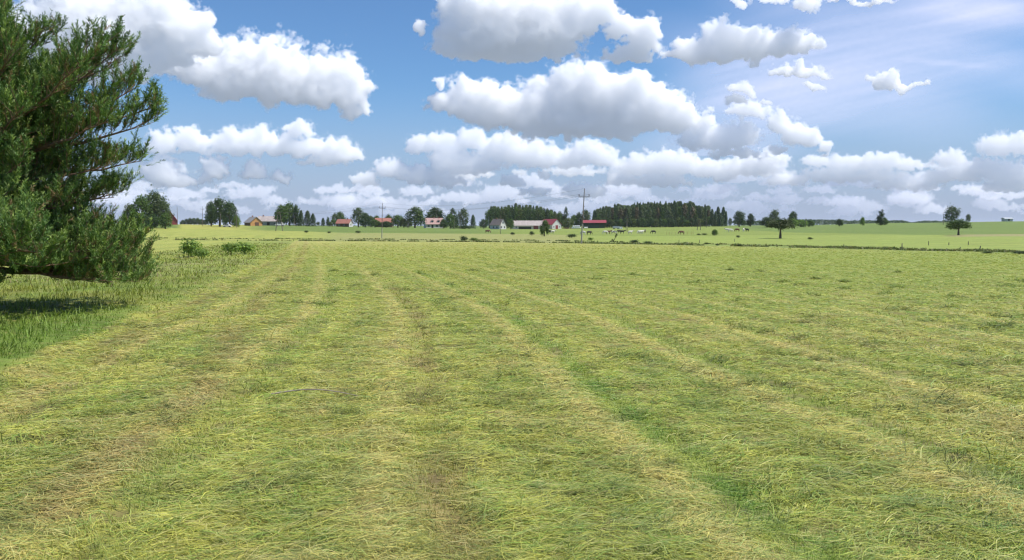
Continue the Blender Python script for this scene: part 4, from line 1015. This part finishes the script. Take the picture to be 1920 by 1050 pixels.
def gable_house(name, label, cat, px, D, rot, L, W, wall_h, ridge_h, wall_m, roof_m, gable_m=None, eave=.45, openings=(), chimney=None, group=None):
    """ridge along local x; rot turns it (0 = ridge across the view). openings: (side, u, z0, w, h, kind), side f/b = long walls, r/l = gables"""
    x, y, z = at(px, D); r = thing(name, label, cat, (x, y, z - .1), math.radians(rot), group=group)
    l, w = L / 2, W / 2
    V = np.array([(-l, -w, 0), (l, -w, 0), (l, w, 0), (-l, w, 0), (-l, -w, wall_h), (l, -w, wall_h), (l, w, wall_h), (-l, w, wall_h), (-l, 0, ridge_h), (l, 0, ridge_h)], float)
    bm = bmesh.new(); vs = [bm.verts.new(v) for v in V]
    for f in ((0, 1, 5, 4), (2, 3, 7, 6)): bm.faces.new([vs[k] for k in f])
    for f in ((1, 2, 6, 9, 5), (3, 0, 4, 8, 7)): bm.faces.new([vs[k] for k in f]).material_index = 1
    bm.faces.new([vs[k] for k in (4, 5, 9, 8)]); bm.faces.new([vs[k] for k in (6, 7, 8, 9)]); bm.faces.new([vs[k] for k in (3, 2, 1, 0)])
    me = bpy.data.meshes.new('wall'); bm.to_mesh(me); bm.free(); new_obj('wall', me, (wall_m, gable_m or wall_m), r)
    # roof: two slabs with thickness, overhanging
    sl = (ridge_h - wall_h) / w; th = .16; parts = []
    for s in (-1, 1):
        ye, ze = s * (w + eave), wall_h - eave * sl
        a = [(-l - eave, 0, ridge_h + .05), (l + eave, 0, ridge_h + .05), (l + eave, ye, ze + .05), (-l - eave, ye, ze + .05)]
        b = [(p[0], p[1], p[2] + th) for p in a]
        parts.append((np.array(a + b, float), np.array([(0, 1, 2, 3), (4, 7, 6, 5), (0, 4, 5, 1), (1, 5, 6, 2), (2, 6, 7, 3), (3, 7, 4, 0)])))
    v, f = join(parts); ro = new_obj('roof', mesh_np('roof', v, f), roof_m, r)
    if chimney is not None:
        for c in (chimney if isinstance(chimney, tuple) else (chimney,)): box('chimney', c * l - .3, c * l + .3, -.3, .3, ridge_h - .4, ridge_h + .95, M_BRICK, ro)
    for (side, u, z0, ww, hh, kind) in openings:
        mat = {'window': M_GLASS, 'door': M_BROWN, 'red_door': M_REDD, 'opening': M_DARK, 'white_door': M_WHITE}[kind]  # openings are solid near-black panels, the unlit inside painted as colour
        nm = {'window': 'window', 'door': 'door', 'red_door': 'door', 'opening': 'doorway', 'white_door': 'door'}[kind]
        if side in 'fb':
            s = -1 if side == 'f' else 1; y0, y1 = sorted((s * (w - .12), s * (w + .035)))
            o = box(nm, u - ww / 2, u + ww / 2, y0, y1, z0, z0 + hh, mat, r)
            if kind == 'window': box('frame', u - ww / 2 - .09, u + ww / 2 + .09, *sorted((s * (w - .10), s * (w + .02))), z0 - .09, z0 + hh + .09, M_WHITE, o)
        else:
            s = 1 if side == 'r' else -1; x0, x1 = sorted((s * (l - .12), s * (l + .035)))
            o = box(nm, x0, x1, u - ww / 2, u + ww / 2, z0, z0 + hh, mat, r)
            if kind == 'window': box('frame', *sorted((s * (l - .10), s * (l + .02))), u - ww / 2 - .09, u + ww / 2 + .09, z0 - .09, z0 + hh + .09, M_WHITE, o)
    return r
gable_house('house', 'house with a steep bright red roof and red gable, half behind the leafy clump', 'house', 319, 430, -68, 9, 7.2, 2.6, 7.6, M_BROWN, M_REDM, M_REDM, openings=(('l', 0, 3.2, 1.2, 1.2, 'window'), ('f', 0, .8, 1.2, 1.2, 'window')))
gable_house('wooden_barn', 'wooden barn with an orange boarded gable and grey roof', 'barn', 475, 470, 128, 10.5, 7.2, 2.2, 5.3, M_BROWN, M_GREYR, M_ORANGE, openings=(('l', -.3, 0, 2.4, 2.2, 'door'), ('f', 1, .9, .9, .8, 'window')), chimney=.2)
gable_house('barn', 'long low barn with pale grey roof and grey walls behind the orange gable', 'barn', 507, 500, -4, 15, 7, 2.9, 5.9, M_GREYW, M_PALER, openings=(('f', -4, .9, 1, 1, 'window'), ('f', 0, 0, 1.8, 2.2, 'opening'), ('f', 4, .9, 1, 1, 'window')), chimney=-.6)
gable_house('cottage', 'low cottage with a bright orange red roof and a white end wall', 'house', 646, 530, -14, 9.5, 6, 2.5, 5.1, M_BROWN, M_REDO, M_WHITE, openings=(('f', -2.5, .9, 1, 1, 'window'), ('f', 1, .9, 1, 1, 'window'), ('r', 0, 1, 1, 1, 'window')), chimney=.5)
gable_house('cottage', 'building almost hidden in greenery with only its red roof showing', 'house', 720, 540, 3, 11.5, 7, 3.4, 6.2, M_BROWN, M_REDO, openings=(('f', -3, 1.2, 1, 1, 'window'),))
gable_house('farmhouse', 'farmhouse with a faded pink roof, two dormers and white walls', 'house', 813, 520, 18, 12, 7.5, 2.9, 6.6, M_WHITE, M_PINKR, M_SHADEW, openings=(('f', -4.2, .9, 1.3, 1.3, 'window'), ('f', -1.6, .2, 1.3, 2.1, 'opening'), ('f', 1.4, .9, 1.6, 1.3, 'window'), ('f', 4.4, .9, 1.3, 1.3, 'window'), ('l', 0, 1, 1.2, 1.3, 'window')), chimney=(.05, .6))
def dormer(parent, u, wall, roof):
    d = box('dormer', u - .8, u + .8, -3.0, -.6, 3.6, 5.1, wall, parent); box('window', u - .5, u + .5, -3.04, -2.9, 3.9, 4.8, M_GLASS, d)
    v = np.array([(u - 1, -3.3, 5.0), (u + 1, -3.3, 5.0), (u + 1, -.5, 5.0), (u - 1, -.5, 5.0), (u, -3.3, 5.7), (u, -.5, 5.7)], float)
    bm = bmesh.new(); q = [bm.verts.new(p) for p in v]
    for f in ((0, 1, 4), (3, 5, 2), (0, 4, 5, 3), (1, 2, 5, 4), (0, 3, 2, 1)): bm.faces.new([q[k] for k in f])
    me = bpy.data.meshes.new('dormer_roof'); bm.to_mesh(me); bm.free(); new_obj('dormer_roof', me, roof, d)
fh = [o for o in S.objects if o.name.startswith('farmhouse')][0]
dormer(fh, -1.4, M_WHITE, M_PINKR); dormer(fh, 2.8, M_WHITE, M_PINKR)
gable_house('house', 'white gabled house with a bluish shaded side wall and dark roof', 'house', 934, 560, 138, 9.5, 6.8, 3.2, 7.2, M_SHADEW, M_SLATE, M_WHITE, openings=(('l', 0, 4.0, 1.3, 1.5, 'window'), ('l', -1.7, .8, 1.2, 1.4, 'window'), ('l', 1.7, .8, 1.2, 1.4, 'window'), ('f', 1.5, .8, 1.3, 1.3, 'window'), ('f', -2, .8, 1.3, 1.3, 'window'), ('b', 1.5, .8, 1.3, 1.3, 'window'), ('b', -2, .8, 1.3, 1.3, 'window')), chimney=.3)
gable_house('long_barn', 'long pale barn with a grey pink roof, a black open bay and a red door', 'barn', 992, 585, -3, 25, 8, 3.0, 6.4, M_PINKW, M_PALER, openings=(('f', -9.5, 1.1, 1, 1, 'window'), ('f', -3.0, 0, 9.5, 2.0, 'opening'), ('f', 5.2, 0, 3.6, 2.7, 'red_door'), ('f', 9.5, 1.1, 1, 1, 'window')), chimney=-.8)
gable_house('red_roofed_barn', 'barn with a bright red roof and a pale gable with a red door', 'barn', 1032, 600, 128, 15, 9.2, 3.6, 7.6, M_PINKW, M_REDM, M_WHITE, openings=(('l', 0, 0, 2.6, 3.0, 'red_door'), ('l', -3, 1.3, .9, .9, 'window'), ('l', 3, 1.3, .9, .9, 'window'), ('f', 2, 1.2, 1, 1, 'window')))
gable_house('low_building', 'small pale grey building on the crest at the far right', 'building', 1888, 620, 4, 6.6, 4, 2.2, 3.0, M_METAL, M_METAL, openings=(('f', 0, .5, 1.2, 1.4, 'opening'),))
def shed():
    x, y, z = at(1114, 610); r = thing('open_shed', 'open sided shed with a wide dark red roof behind the near power pole', 'shed', (x, y, z), math.radians(-6))
    l, w = 9, 5
    for X in (-8.6, -4.3, 0, 4.3, 8.6):
        for Yy in (-4.7, 4.7): box('post', X - .12, X + .12, Yy - .12, Yy + .12, 0, 4.1 if Yy < 0 else 4.1, M_BROWN, r)
    box('wall', -8.4, 8.4, 4.3, 4.5, 0, 4.0, M_GREEND, r); box('front_panel', -7.6, 8.2, -4.4, -4.3, 0, 2.7, M_GREEND, r)  # dark green panels across the back and most of the open front
    parts = []
    for s in (-1, 1):
        a = [(-l - .5, 0, 6.2), (l + .5, 0, 6.2), (l + .5, s * 5.6, 4.1), (-l - .5, s * 5.6, 4.1)]; b = [(p[0], p[1], p[2] + .15) for p in a]
        parts.append((np.array(a + b, float), np.array([(0, 1, 2, 3), (4, 7, 6, 5), (0, 4, 5, 1), (1, 5, 6, 2), (2, 6, 7, 3), (3, 7, 4, 0)])))
    v, f = join(parts); new_obj('roof', mesh_np('roof', v, f), M_REDM, r)
    for s in (-1, 1):
        V = np.array([(s * 9.3, -5.3, 4.2), (s * 9.3, 5.3, 4.2), (s * 9.3, 0, 6.15)], float); new_obj('gable_board', mesh_np('gable_board', np.vstack([V, V + [s * .08, 0, 0]]), np.array([(0, 1, 2), (3, 5, 4)])), M_REDD, r)
shed()
# white wrapped bales beside the shed
M_WRAP = simple_mat('white_bale_wrap', (.72, .73, .72), .35, .06, 2)
def bale_mesh():
    bm = bmesh.new(); bmesh.ops.create_cone(bm, cap_ends=True, segments=24, radius1=.62, radius2=.62, depth=1.25, matrix=Matrix.Rotation(math.pi / 2, 4, 'Y') @ Matrix.Identity(4))
    bmesh.ops.bevel(bm, geom=[e for e in bm.edges if abs(e.verts[0].co.x - e.verts[1].co.x) < .01], offset=.12, segments=2, affect='EDGES')
    me = bpy.data.meshes.new('hay_bale'); bm.to_mesh(me); bm.free(); me.materials.append(M_WRAP); return me
BALE = bale_mesh()
for k, (px, up) in enumerate(((1073.5, 0), (1077, 0), (1080.5, 0), (1084, 0), (1087.5, 0), (1075.2, 1), (1078.8, 1), (1082.2, 1), (1085.8, 1), (1097, 0), (1100.5, 0))):
    x, y, z = at(px, 590)
    o = new_obj('hay_bale', BALE, ()); o.location = (x, y, z + .6 + up * 1.15); o.rotation_euler = (0, 0, .1 * math.sin(k * 3)); o['category'] = 'hay bale'
    o['group'] = 'white wrapped bales in the farmyard'
    o['label'] = ('white wrapped bale in the upper layer of the stack left of the near power pole' if up else 'white wrapped bale in the bottom layer of the stack left of the near power pole' if k < 9 else 'white wrapped bale lying right of the near power pole')
def vehicle(name, label, cat, px, D, L, Wd, H, body_m, cab=True, rot=0, row=None):
    x, y, z = at(px, D) if row is None else ground_hit(px, row); r = thing(name, label, cat, (x, y, z), math.radians(rot))
    prof = [(-.5, .22), (-.5, .55), (-.36, .62), (-.24, .98), (.22, 1.0), (.36, .64), (.5, .55), (.5, .22)] if cab else [(-.5, .28), (-.5, 1), (.5, 1), (.5, .28)]
    bm = bmesh.new(); rings = []
    for s in (-.5, .5): rings.append([bm.verts.new((a * L, s * Wd * (1 if b < .6 or not cab else .86), b * H)) for a, b in prof])
    n = len(prof)
    for k in range(n): bm.faces.new((rings[0][k], rings[0][(k + 1) % n], rings[1][(k + 1) % n], rings[1][k]))
    bm.faces.new(rings[0][::-1]); bm.faces.new(rings[1]); bmesh.ops.recalc_face_normals(bm, faces=bm.faces)
    me = bpy.data.meshes.new('body'); bm.to_mesh(me); bm.free(); new_obj('body', me, body_m, r)
    if cab: box('window', -.22 * L, .2 * L, -.5 * Wd * .93, .5 * Wd * .93, .66 * H, .92 * H, M_GLASS, r)
    for sx in (-.32, .32):
        for sy in (-1, 1):
            bm = bmesh.new(); bmesh.ops.create_cone(bm, cap_ends=True, segments=16, radius1=.33, radius2=.33, depth=.22, matrix=Matrix.Translation((sx * L, sy * (.5 * Wd - .05), .33)) @ Matrix.Rotation(math.pi / 2, 4, 'X'))
            me = bpy.data.meshes.new('wheel'); bm.to_mesh(me); bm.free(); new_obj('wheel', me, M_DARK, r)
    return r
vehicle('parked_car', 'small white car parked under the dark oak clump', 'car', 426, 392, 4.1, 1.7, 1.45, M_WHITE)
vehicle('parked_van', 'white van parked between the twin legged pole and the trees', 'van', 525, 450, 5.0, 2.0, 2.3, M_WHITE, True, 12)
vehicle('farm_trailer', 'grey flat sided trailer standing in the pasture by the conifer wood', 'trailer', 1155, 520, 4.2, 2.1, 1.9, M_METAL, False, 5)
def tank():
    for k, px in enumerate((1162.5, 1165.5)):
        x, y, z = at(px, 515); bm = bmesh.new(); bmesh.ops.create_cone(bm, cap_ends=True, segments=20, radius1=.5, radius2=.5, depth=1.6, matrix=Matrix.Translation((0, 0, .8)))
        bmesh.ops.bevel(bm, geom=[e for e in bm.edges if abs(e.verts[0].co.z - e.verts[1].co.z) < .01], offset=.12, segments=2, affect='EDGES')
        me = bpy.data.meshes.new('water_tank'); bm.to_mesh(me); bm.free()
        o = new_obj('water_tank', me, M_WRAP, label=('white barrel tank touching the grey trailer', 'white barrel tank farther right of the grey trailer')[k], category='tank', group='white barrel tanks by the trailer'); o.location = (x, y, z)
tank()
# ------------------------------------------------------------------ poles, posts, wires
M_POLE = simple_mat('weathered_pole_wood', (.16, .13, .105), .9, .25, 3); M_CONC = simple_mat('pole_concrete', (.30, .29, .26), .9, .15, 2); M_INS = simple_mat('brown_porcelain', (.10, .05, .04), .3, .1, 2)
ATT = {}
def pole(key, label, px, base, top, D=None, lean=0.0, arm=1.6, conc=0.0, r=.13, rot=0.0, group=None):
    x, y, z = ground_hit(px, base) if D is None else at(px, D)
    h = CAM_Z - y * math.tan(math.atan((top - 525) / FPX) + PITCH) - z
    ro = thing('utility_pole', label, 'power pole', (x, y, z - .1), rot, group=group)
    mat = M_POLE
    if conc:
        v, f = tube([(0, 0, 0), (lean * conc, 0, h * conc)], [r * 1.35, r * 1.2], 8); new_obj('base', mesh_np('base', v, f, True), M_CONC, ro)
    s0 = conc * .8
    v, f = tube([(lean * t + (.0 if not conc else .0), 0, h * t + .1) for t in (s0, .6, 1.0)], [r * 1.05, r * .9, r * .65], 8); new_obj('pole', mesh_np('pole', v, f, True), mat, ro)
    tops = []
    if arm:
        za = h * .885; xa = lean * .885
        box('crossarm', xa - arm / 2, xa + arm / 2, -.05, .05, za - .05, za + .05, M_POLE, ro)
        for u in (-arm / 2 + .05, arm / 2 - .05):
            v, f = tube([(xa + u, 0, za + .06), (xa + u, 0, za + .30), (xa + u, 0, za + .5)], [.03, .09, .05], 6); new_obj('insulator', mesh_np('insulator', v, f, True), M_INS, ro)
            tops.append((xa + u, za + .45))
    v, f = tube([(lean, 0, h + .05), (lean, 0, h + .25), (lean, 0, h + .42)], [.03, .09, .05], 6); new_obj('insulator', mesh_np('insulator', v, f, True), M_INS, ro)
    tops.append((lean, h + .4))
    c, s = math.cos(rot), math.sin(rot)
    ATT[key] = [(x + c * a, y + s * a, z - .1 + b) for a, b in tops]
    return ro
pole('near', 'tall nearest power pole with crossarm and pale concrete foot, in front of the shed', 1090, 457, 356.5, None, .5, 1.9, .38, .105)
pole('far', 'power pole with crossarm and pale foot, standing before the half hidden red roof', 716, 446, 382.5, None, .28, 1.7, .30, .105)
pole('oak', 'thin power pole with crossarm left of the dark oak clump', 380, 421, 388, 395, .05, 1.7)
pole('red', 'thin bare pole rising right of the red steep roof', 333, 421, 388, 410, 0, 0)
pole('clump', 'short pole standing in front of the dark oak clump', 414, 421, 400, 390, .05, 0)
pole('barn', 'thin pole at the right edge of the dark oak clump', 443.5, 421, 393, 388, 0, 0)
pole('van', 'slim pole in front of the highest tree by the long grey barn', 552, 423, 405, 470, 0, 0)
pole('cot', 'slim pole in front of the fir row by the orange roofed cottage', 620.5, 425.5, 406, 480, 0, 0)
pole('bush', 'slim pole among the bushes right of the far power pole', 738.5, 427, 404, 470, 0, .9)
pole('dome', 'slim short pole left of the dome shaped tree foot', 765, 427, 411, 470, 0, 0)
pole('lane', 'pale slim pole in front of the tree with the bare trunk', 862.5, 428, 400, 470, 0, 1.2)
pole('lane2', 'slim pole in front of the dark tapering tree', 851.5, 427, 407, 480, 0, 1.0)
pole('white', 'thin pole with a small crossarm in front of the white gabled house', 938.5, 438.5, 405, None, 0, 1.2, 0, .10)
pole('herdA', 'thin pole near the trailer at the conifer wood, right of two', 1176, 435, 406.5, None, 0, 1.2, 0, .11)
pole('herdB', 'short thin pole near the trailer at the conifer wood, left of two', 1174, 433.5, 414, None, 0, 0, 0, .11)
pole('wood', 'thin pole against the right end of the conifer wood', 1325, 426.5, 409, 520, 0, .9)
pole('hedge', 'slim pole standing in the bright green hedge', 1510.5, 423, 409.5, 465, 0, 0)
pole('crest', 'thin pole on the skyline left of the tall grey green tree', 1768.5, 420.5, 401.5, 470, 0, 0)
def a_pole(key, label, pxa, pxb, base, top, D=None, arm=1.5):
    xa, ya, za = ground_hit(pxa, base) if D is None else at(pxa, D); xb, yb, zb = at(pxb, ya)
    h = CAM_Z - ya * math.tan(math.atan((top - 525) / FPX) + PITCH) - za; cx = (xa + xb) / 2
    ro = thing('utility_pole', label, 'power pole', (cx, ya, za - .1))
    for xx in (xa, xb):
        v, f = tube([(xx - cx, 0, 0), ((xx - cx) * .2, 0, h)], [.17, .11], 8); new_obj('leg', mesh_np('leg', v, f, True), M_POLE, ro)
    box('brace', -(xb - xa) * .32, (xb - xa) * .32, -.16, -.06, h * .45, h * .45 + .14, M_POLE, ro)
    box('crossarm', -arm / 2, arm / 2, -.2, -.07, h - .5, h - .36, M_POLE, ro)
    for u in (-arm / 2 + .06, arm / 2 - .06, 0):
        v, f = tube([(u, -.13, h - .36), (u, -.13, h - .1), (u, -.13, h + .1)], [.03, .09, .05], 6); new_obj('insulator', mesh_np('insulator', v, f, True), M_INS, ro)
    ATT[key] = [(cx + u, ya, za - .1 + h) for u in (-arm / 2 + .06, arm / 2 - .06, 0)]
a_pole('twinL', 'twin legged wooden power pole spread like an A before the long grey barn', 517, 530, 433, 397)
a_pole('twinR', 'twin legged wooden power pole at the foot of the conifer wood', 1307, 1314, 431.5, 411)
M_WIRE = simple_mat('power_line_wire', (.10, .10, .11), .6, .05, 1)
def wire(a, b, label, sag=1.0, r=.014):
    for k in range(3):
        p, q = np.array(a[k]), np.array(b[k]); t = np.linspace(0, 1, 26)[:, None]
        P = p * (1 - t) + q * t; P[:, 2] -= (sag * 4 * t * (1 - t))[:, 0]
        v, f = tube(P, np.full(26, r), 4)
        o = new_obj('power_line', mesh_np('power_line', v, f, True), M_WIRE, label=('left ', 'right ', 'top ')[k] + label, category='power line', group='power lines between the poles')
wire(ATT['twinL'], ATT['far'], 'power line from the twin legged pole to the far crossarm pole', 1.2)
wire(ATT['far'], ATT['near'], 'thin power line running between the two tall crossarm poles', 1.8)
def off(a, dx, dy, dz): return [(p[0] + dx, p[1] + dy, p[2] + dz) for p in a]
M_POST = simple_mat('fence_post_wood', (.14, .12, .10), .9, .25, 8); M_POSTL = simple_mat('pale_stake', (.44, .36, .16), .8, .15, 8)
def posts(spec, group, mat, label_of, r=.05):
    for k, (px, base, top, lean) in enumerate(spec):
        x, y, z = ground_hit(px, base); h = CAM_Z - y * math.tan(math.atan((top - 525) / FPX) + PITCH) - z
        v, f = tube([(0, 0, -.1), (lean * h * .5, 0, h * .5), (lean * h, 0, h)], [r, r, r * .8], 6)
        o = new_obj('fence_post', mesh_np('fence_post', v, f, True), mat, label=label_of[k] if isinstance(label_of, (list, tuple)) else label_of, category='fence post', group=group); o.location = (x, y, z)
posts([(1691, 468.5, 456, 0), (1741, 460, 452, 0), (1779, 460, 454.5, 0), (1815.5, 459.5, 452.5, 0), (1836, 470, 461, .28), (1580, 464, 458, .4), (1273, 455.5, 449.5, 0), (1311.5, 456, 449.5, 0), (1377.5, 453.5, 447.5, 0), (1799, 467.5, 463, .4)],
      'weathered posts along the ditch and the pale pasture', M_POST,
      ['tallest thin upright post on the ditch line at the right', 'weathered post in the pale pasture below the tall grey green tree', 'short weathered post left below the round pasture tree', 'weathered post right below the round pasture tree',
       'post on the ditch line leaning strongly to the right', 'short leaning stake below the far wood on the ditch line', 'short post in the pale strip left of the grazing cows', 'short post in the pale strip below the leafy pillar tree', 'short post in the pale strip left of the wide dark tree', 'thin leaning stick on the ditch line left of the strongly leaning post'], .055)
posts([(px, 440.5 - .012 * (px - 1250), 434.3 - .012 * (px - 1250), 0) for px in (1250, 1255, 1260, 1266, 1271, 1277, 1284, 1289, 1296, 1299.5)],
      'pale stakes of the pasture fence', M_POSTL, 'pale yellowish stake in the thin pasture fence among the grazing cows', .06)
def stick():
    D = 12.4; x, y, z = ground_hit(585, 752); rg = np.random.default_rng(2)
    P = [(t * 1.0 - .5, .05 * math.sin(t * 4), .05 + .05 * math.sin(t * 3.1)) for t in np.linspace(0, 1, 9)]
    v, f = tube(P, np.linspace(.010, .004, 9), 6)
    o = new_obj('fallen_stick', mesh_np('fallen_stick', v, f, True), DEADWOOD, label='thin bent bare stick lying on the cut grass left of the middle', category='stick'); x, y, z = ground_hit(590, 753); o.location = (x, y, z + .03); o.rotation_euler = (0, 0, -.05)
stick()

# ------------------------------------------------------------------ cows
def cow_mesh(pose, seed):
    """one continuous body grown from a skeleton: deep chest, belly, legs with joints, neck, head, tail"""
    J, E, R = [], [], []
    def add(p, r, prev=None):
        J.append(p); R.append(r)
        if prev is not None: E.append((prev, len(J) - 1))
        return len(J) - 1
    hip = add((-.72, 0, 1.12), (.26, .27)); mid = add((-.2, 0, 1.06), (.34, .36), hip); ch = add((.38, 0, 1.04), (.30, .38), mid); nk = add((.72, 0, 1.18), (.18, .25), ch)
    if pose == 'graze': n2 = add((1.02, 0, .80), (.12, .16), nk); hd = add((1.16, 0, .42), (.12, .13), n2); mz = add((1.24, 0, .12), (.075, .08), hd)
    elif pose == 'stand': n2 = add((1.0, 0, 1.38), (.13, .17), nk); hd = add((1.22, 0, 1.42), (.12, .14), n2); mz = add((1.50, 0, 1.22), (.08, .08), hd)
    for s in (-1, 1): add((hd and J[hd][0] - .04, s * .22, J[hd][2] + .07), (.025, .04), hd)
    for s in (-1, 1):
        a = add((.42, s * .17, .72), (.12, .14), ch); b = add((.43, s * .18, .38), (.065, .07), a); c = add((.42, s * .18, .08), (.05, .05), b); add((.46, s * .18, 0), (.065, .065), c)
        a = add((-.66, s * .18, .80), (.14, .18), hip); b = add((-.80, s * .19, .48), (.075, .085), a); c = add((-.74, s * .19, .10), (.05, .05), b); add((-.70, s * .19, 0), (.065, .065), c)
    t = add((-1.0, 0, 1.10), (.05, .05), hip); t2 = add((-1.06, 0, .62), (.03, .03), t); add((-1.05, 0, .36), (.05, .05), t2)
    add((-.5, 0, .68), (.13, .10), mid)
    me = bpy.data.meshes.new('skeleton'); me.from_pydata(J, E, []); o = bpy.data.objects.new('skeleton', me); S.collection.objects.link(o)
    sk = o.modifiers.new('s', 'SKIN'); sk.use_smooth_shade = True
    for k, r in enumerate(R): me.skin_vertices[0].data[k].radius = r
    me.skin_vertices[0].data[0].use_root = True
    sb = o.modifiers.new('b', 'SUBSURF'); sb.levels = 1; sb.render_levels = 1
    bpy.context.view_layer.update()
    out = bpy.data.meshes.new_from_object(o.evaluated_get(bpy.context.evaluated_depsgraph_get())); out.name = 'cow'
    bpy.data.objects.remove(o); bpy.data.meshes.remove(me); return out
def cow_mat(name, a, b, thr):
    m, N, out = material(name); tc = N.t.nodes.new('ShaderNodeTexCoord').outputs['Object']
    k = N.ramp(N.noise(tc, 1.9, 2, .4), thr - .01, thr + .01)
    p = N.t.nodes.new('ShaderNodeBsdfPrincipled'); N.put(p.inputs['Base Color'], N.mix(k, a, b)); p.inputs['Roughness'].default_value = .75
    N.t.links.new(p.outputs[0], out.inputs[0]); return m
CW, CD, CB, CP = cow_mat('white_hide', (.66, .62, .55), (.60, .56, .5), .5), cow_mat('black_hide', (.018, .016, .015), (.03, .025, .02), .5), cow_mat('red_brown_hide', (.13, .045, .03), (.10, .035, .025), .5), cow_mat('pied_hide', (.62, .60, .55), (.02, .018, .016), .5)
COWM = {}
for pose in ('graze', 'stand'):
    base = cow_mesh(pose, 1)
    for key, mt in (('white', CW), ('black', CD), ('brown', CB), ('pied', CP)):
        c = base.copy(); c.materials.clear(); c.materials.append(mt); COWM[pose, key] = c
HERD = [(1135, 439.5, 'white', 'graze', 180, 'white grazing cow, leftmost of the herd beside a dark one'), (1141, 439, 'brown', 'stand', 10, 'dark brown cow between the two leftmost white cows'), (1151, 439.5, 'pied', 'graze', 5, 'black and white cow below the grey trailer'),
 (1161, 437.5, 'black', 'graze', 180, 'dark cow below the white barrel tanks, left of two'), (1167, 438.2, 'black', 'stand', 0, 'dark cow below the white barrel tanks, right of two'), (1182, 439.3, 'white', 'stand', 20, 'large white cow right of the thin herd poles'),
 (1199.5, 438.8, 'white', 'graze', 200, 'white grazing cow, left of a touching white pair'), (1203.5, 438.4, 'white', 'stand', 15, 'white standing cow, right of a touching white pair'), (1209.5, 436.6, 'black', 'stand', 80, 'black cow seen end on, farther up the pasture'),
 (1225, 438.4, 'black', 'graze', 185, 'black grazing cow alone right of the white pair'), (1277.5, 439.8, 'brown', 'graze', 180, 'dark red brown cow beside the pale stakes'), (1363.5, 434.5, 'white', 'stand', 170, 'white cow, left of the pair right of the leafy pillar tree'),
 (1369.5, 435.2, 'white', 'graze', 0, 'white grazing cow, right of the pair right of the leafy pillar tree'), (1382, 434.3, 'brown', 'graze', 180, 'brown grazing cow between the far white pair and the far end'), (1394.5, 434.3, 'white', 'stand', 60, 'white cow seen end on beside the rightmost black cow'),
 (1400.5, 434.6, 'black', 'stand', 120, 'black cow, rightmost of the herd'), (1105, 440, 'black', 'graze', 20, 'small dark cow right of the near power pole'), (1093.5, 440.5, 'white', 'graze', 150, 'white cow partly behind the near power pole'),
 (1029, 438, 'pied', 'graze', 0, 'black and white cow right of the slim young tree, leftmost of three'), (1033, 438.2, 'black', 'graze', 180, 'dark cow in the middle of the three right of the slim young tree'), (1036.5, 438.2, 'white', 'stand', 10, 'pale cow, rightmost of the three right of the slim young tree'), (914.5, 437.5, 'brown', 'graze', 0, 'small brown calf alone in the green strip left of the white gabled house')]
for (px, row, colr, pose, rot, lab) in HERD:
    x, y, z = ground_hit(px, row); o = new_obj('cow', COWM[pose, colr], (), label=lab, category='cow', group='cows grazing in the pasture')
    o.location = (x, y, z); o.rotation_euler = (0, 0, math.radians(rot)); o.scale = (1.0, 1.0, 1.0)
def scrap():
    x, y, z = at(1061, 592); rg = np.random.default_rng(4); parts = []
    for k in range(26):
        a = rg.uniform(0, 6.28); c = np.array([rg.uniform(-4, 4), rg.uniform(-1.2, 1.2), 0]); p = np.array([math.cos(a), math.sin(a), rg.uniform(0, .5)]) * rg.uniform(.5, 1.6)
        parts.append(tube([c + [0, 0, .1], c + p + [0, 0, rg.uniform(.2, 1.1)]], [.12, .10], 6))
    v, f = join(parts); o = new_obj('log_pile', mesh_np('log_pile', v, f), M_BROWN, label='untidy brown heap of logs and branches right of the red roofed barn', category='log pile'); o.location = (x, y, z)
scrap()

# ------------------------------------------------------------------ air
def haze():
    m, N, out = material('summer_air')
    pv = N.t.nodes.new('ShaderNodeVolumePrincipled'); pv.inputs['Color'].default_value = (.80, .86, .96, 1); pv.inputs['Density'].default_value = HAZE
    N.t.links.new(pv.outputs[0], out.inputs['Volume'])
    o = box('haze', -31000, 31000, -31000, 31000, GROUND_LOW - 1.0, 45.0, m, None, kind='stuff', label='thin summer haze over the fields', category='haze')
HAZE = 0.00006
_z = np.empty(len(bpy.data.objects['ground'].data.vertices) * 3, np.float32); bpy.data.objects['ground'].data.vertices.foreach_get('co', _z); GROUND_LOW = float(_z[2::3].min())
print('ground low', GROUND_LOW)
haze()
